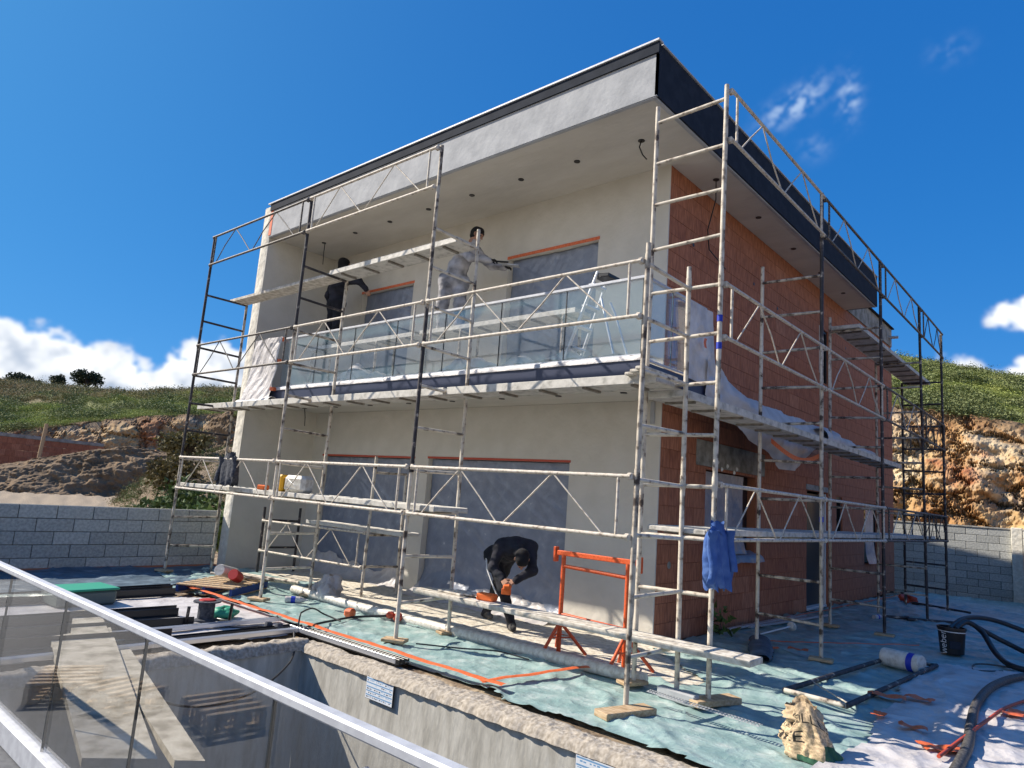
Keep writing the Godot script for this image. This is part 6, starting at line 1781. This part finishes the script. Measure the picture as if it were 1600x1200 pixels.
func bottle(at: Vector3, turn: float, label: String) -> void:
	var t := thing("bottle", at, label, "bottle", "")
	var bs := Basis(Vector3.FORWARD, PI / 2).rotated(Vector3.UP, turn)
	var m := MB.new()
	m.lathe([Vector2(0, 0), Vector2(0.042, 0), Vector2(0.045, 0.02), Vector2(0.045, 0.2), Vector2(0.03, 0.25), Vector2(0.014, 0.28), Vector2(0.014, 0.31), Vector2(0, 0.31)], Transform3D(bs, at), 16)
	obj("bottle_body", m, M.white_sheet, t)
	m = MB.new(); m.lathe([Vector2(0.0465, 0.08), Vector2(0.0465, 0.14)], Transform3D(bs, at), 16)
	obj("label_band", m, M.bluetape, t)

func cloth(called: String, at: Vector3, w: float, h: float, side: bool, material: Material, label: String) -> void:
	var t := thing(called, at, label, "jacket")
	var m := MB.new()
	var ex := Vector3(0, 0, -1) if side else Vector3.RIGHT
	var en := Vector3.RIGHT if side else Vector3.BACK
	m.grid(46, 50, func(u: float, v: float):
		var a := TAU * u
		var y := lerpf(-h, 0.035, v)
		var ww := w * 0.5 * (0.66 + 0.34 * sin(PI * clampf(v * 0.75 + 0.18, 0, 1)) + 0.10 * noi.get_noise_2d(v * 18, 3)) * (1.0 - 0.25 * smooth(0.75, 1.0, v))
		var dd := 0.062 * (1.0 + 0.5 * (1.0 - v)) * (1.0 - 0.75 * smooth(0.85, 1.0, v))
		var fold := 0.016 * noi.get_noise_2d(cos(a) * 13 + y * 6, sin(a) * 13 + y * 3) + 0.026 * sin(cos(a) * 9.0 + y * 5.0) * (1.0 - v)
		var hem := 0.07 * noi.get_noise_2d(cos(a) * 22, 9.0) * (1.0 - v)
		return at + ex * (ww * cos(a) + (0.06 * (1.0 - v) if side else -0.02)) + en * (dd * sin(a) * (1.0 + 0.4 * cos(a * 2.0)) + fold) + Vector3.UP * (y + hem))
	obj("body", m, material, t)
	for s in [-1.0, 1.0]:
		m = MB.new()
		var p: Vector3 = at + ex * (w * 0.36 * s) + en * 0.05
		var ln := h * (0.9 if s < 0 else 0.72)
		m.grid(14, 26, func(u: float, v: float):
			var a := TAU * u
			var y := -ln * (1.0 - v)
			var r := 0.055 * (1.0 - 0.25 * (1.0 - v)) + 0.014 * noi.get_noise_2d(a * 6, y * 30 + s * 5)
			return p + ex * (r * cos(a) + s * 0.05 * (1.0 - v)) + en * (r * 0.8 * sin(a) + 0.02 * sin(y * 14.0)) + Vector3.UP * (y + 0.0))
		obj("sleeve", m, material, t)
	m = MB.new()
	m.grid(24, 6, func(u: float, v: float):
		var a := TAU * u
		return at + ex * (w * 0.17 * cos(a)) + en * (0.055 * sin(a)) + Vector3.UP * (-0.02 + 0.09 * v + 0.015 * sin(a * 3.0)))
	obj("collar", m, material, t)

func cement_bag() -> void:
	var t := thing("cement_bag", Vector3(2.72, 0.03, 2.45), "crumpled open brown paper cement bag with black lettering at the bottom", "paper bag")
	var img := Image.create(512, 256, false, Image.FORMAT_RGB8)
	var base := lin(0.50, 0.37, 0.23); var dk := lin(0.03, 0.025, 0.02); var gn := lin(0.03, 0.10, 0.06)
	for y in 256:
		for x in 512:
			var k := 1.0 + 0.35 * noi.get_noise_2d(x * 0.6, y * 0.6) + 0.2 * noi.get_noise_2d(x * 2.5, y * 2.5)
			var c := Color(base.r * k, base.g * k, base.b * k)
			if y > 226 and (x / 70) % 3 != 1: c = gn
			if x > 440 and y > 150: c = gn
			img.set_pixel(x, y, c)
	# stroke lettering, five by seven cells per sign
	var font := {"C": [14, 17, 16, 16, 16, 17, 14], "O": [14, 17, 17, 17, 17, 17, 14], "L": [16, 16, 16, 16, 16, 16, 31], "E": [31, 16, 16, 30, 16, 16, 31], "S": [15, 16, 16, 14, 1, 1, 30], "B": [30, 17, 17, 30, 17, 17, 30], "A": [14, 17, 17, 31, 17, 17, 17], "R": [30, 17, 17, 30, 20, 18, 17], "K": [17, 18, 20, 24, 20, 18, 17]}
	for w in [["EBS", 20, 168, 7, true], ["BARRES", 160, 30, 6, true], ["BAKE", 200, 110, 8, true], ["COLLES", 330, 40, 5, true], ["ESA", 20, 60, 5, true]]:
		var cx: int = w[1]
		for ch in w[0]:
			for r in 7:
				for q in 5:
					if (font[ch][r] >> (4 - q)) & 1: img.fill_rect(Rect2i(cx + q * w[3], w[2] + r * w[3], w[3], w[3]), dk)
			cx += 6 * w[3]
	var mt := mat(0.9, Color.WHITE)
	mt.albedo_texture = ImageTexture.create_from_image(img)
	var m := MB.new()
	var c0 := Vector3(2.77, 0.03, 2.60)
	m.grid(72, 44, func(u: float, v: float):
		var a := TAU * u
		var y := 0.31 * v * (1.0 - 0.28 * sin(a * 2.0 + 1.0) * v)
		var rx := 0.175 * (1.0 - 0.16 * smooth(0.35, 1.0, v)) * (1.0 + 0.12 * sin(v * 5.0)); var rz := 0.135 * (1.0 - 0.2 * smooth(0.4, 1.0, v))
		var q := 1.0 - absf(noi.get_noise_3d(cos(a) * 6, v * 8, sin(a) * 6)) * 2.6
		var w := 1.0 + 0.30 * q - 0.16 + 0.06 * noi.get_noise_3d(cos(a) * 20, v * 28, sin(a) * 20)
		return c0 + Vector3(rx * cos(a) * w - 0.06 * v, y, -rz * sin(a) * w))
	obj("bag_body", m, mt, t)
	m = MB.new()
	m.grid(40, 10, func(u: float, v: float):
		var a := TAU * u
		var r := 0.13 + 0.05 * noi.get_noise_2d(u * 60, v * 9) - 0.03 * v
		return c0 + Vector3(-0.07 + r * cos(a), 0.25 + 0.09 * v + 0.03 * noi.get_noise_2d(u * 50, 4), -r * 0.8 * sin(a)))
	obj("torn_mouth", m, M.paper, t)

func notice(c: Vector3, w: float, h: float, label: String, rows: int) -> void:
	var t := thing("wall_notice", c, label, "notice", "")
	var img := Image.create(256, 128, false, Image.FORMAT_RGB8)
	img.fill(lin(0.72, 0.76, 0.80))
	var bl := lin(0.16, 0.33, 0.55); var dk := lin(0.03, 0.05, 0.09)
	var r := RandomNumberGenerator.new(); r.seed = rows
	for k in rows:
		var y := 6 + k * 120 / rows
		img.fill_rect(Rect2i(4, y, 248, 7), bl)
		var x := 10
		while x < 236:
			var l := r.randi_range(4, 16)
			if r.randf() < 0.75: img.fill_rect(Rect2i(x, y + 10 + r.randi_range(0, 3), l, r.randi_range(3, 7)), dk if r.randf() < 0.5 else bl)
			x += l + r.randi_range(2, 9)
	var mt := mat(0.6, Color.WHITE)
	mt.albedo_texture = ImageTexture.create_from_image(img)
	var m := MB.new()
	m.box(c, Vector3(w, h, 0.006))
	obj("board", m, M.black_plastic, t)
	m = MB.new()
	var z := Vector3(0, 0, 0.006)
	m.quad(c + Vector3(-w * 0.49, -h * 0.48, 0) + z, c + Vector3(w * 0.49, -h * 0.48, 0) + z, c + Vector3(w * 0.49, h * 0.48, 0) + z, c + Vector3(-w * 0.49, h * 0.48, 0) + z)
	obj("print", m, mt, t)

func build_front_glass() -> void:
	var t := thing("glass_balustrade", Vector3(2.0, 0.05, 6.68), "frameless glass balustrade with aluminium rail in the foreground", "balustrade")
	for k in 9:
		var x0 := -3.22 + 1.0975 * k
		glass_pane(Vector3(x0 + 0.006, 0.16, 6.672), Vector3(x0 + 1.088, 0.975, 6.688), "glass_panel", t, M.glass_front)
	var m := MB.new()
	m.box(Vector3(2.0, 0.99, 6.68), Vector3(11.0, 0.038, 0.052), Basis(), 0.008)
	obj("top_rail", m, M.alu_rail, t)
	m = MB.new()
	m.box(Vector3(2.0, 0.115, 6.68), Vector3(11.0, 0.13, 0.075), Basis(), 0.008)
	obj("base_channel", m, M.alu_rail, t)
	m = MB.new()
	m.tube([Vector3(2.75, 0.86, 6.70), Vector3(2.75, 0.86, 6.64)], 0.02, 12)
	obj("glass_clamp", m, M.alu, t)

func _ready() -> void:
	noi.seed = 2024; noi.frequency = 0.1; noi.fractal_octaves = 4
	# camera
	var cam := Camera3D.new()
	cam.name = "Camera"
	cam.position = CAM
	cam.rotation = Vector3(0.161147, 0.726280, 0.074611)
	cam.fov = 58.30; cam.near = 0.05; cam.far = 2000.0
	add_child(cam)
	cam.current = true
	# sky, sun, exposure
	var towards_sun := Vector3(-1.1, 1.0, 0.57).normalized()
	var we := WorldEnvironment.new()
	we.name = "WorldEnvironment"
	var e := Environment.new()
	e.background_mode = Environment.BG_SKY
	e.sky = Sky.new()
	e.sky.sky_material = make_sky(towards_sun)
	e.background_energy_multiplier = 1.0
	e.tonemap_mode = Environment.TONE_MAPPER_LINEAR
	e.tonemap_exposure = 1.6
	e.sdfgi_enabled = true; e.ssao_enabled = true; e.ssil_enabled = true
	we.environment = e
	add_child(we)
	var sun := DirectionalLight3D.new()
	sun.name = "Sun"
	sun.light_energy = 1.5
	sun.light_color = Color(1.0, 0.955, 0.89)
	sun.light_angular_distance = 0.5
	sun.shadow_enabled = true
	add_child(sun)
	sun.look_at_from_position(towards_sun * 50.0, Vector3.ZERO)
	make_materials()
	build_setting()
	build_walls()
	build_house()
	build_scaffold()
	build_trestle()
	build_front_glass()
	build_people()
	build_things()
	build_plants()
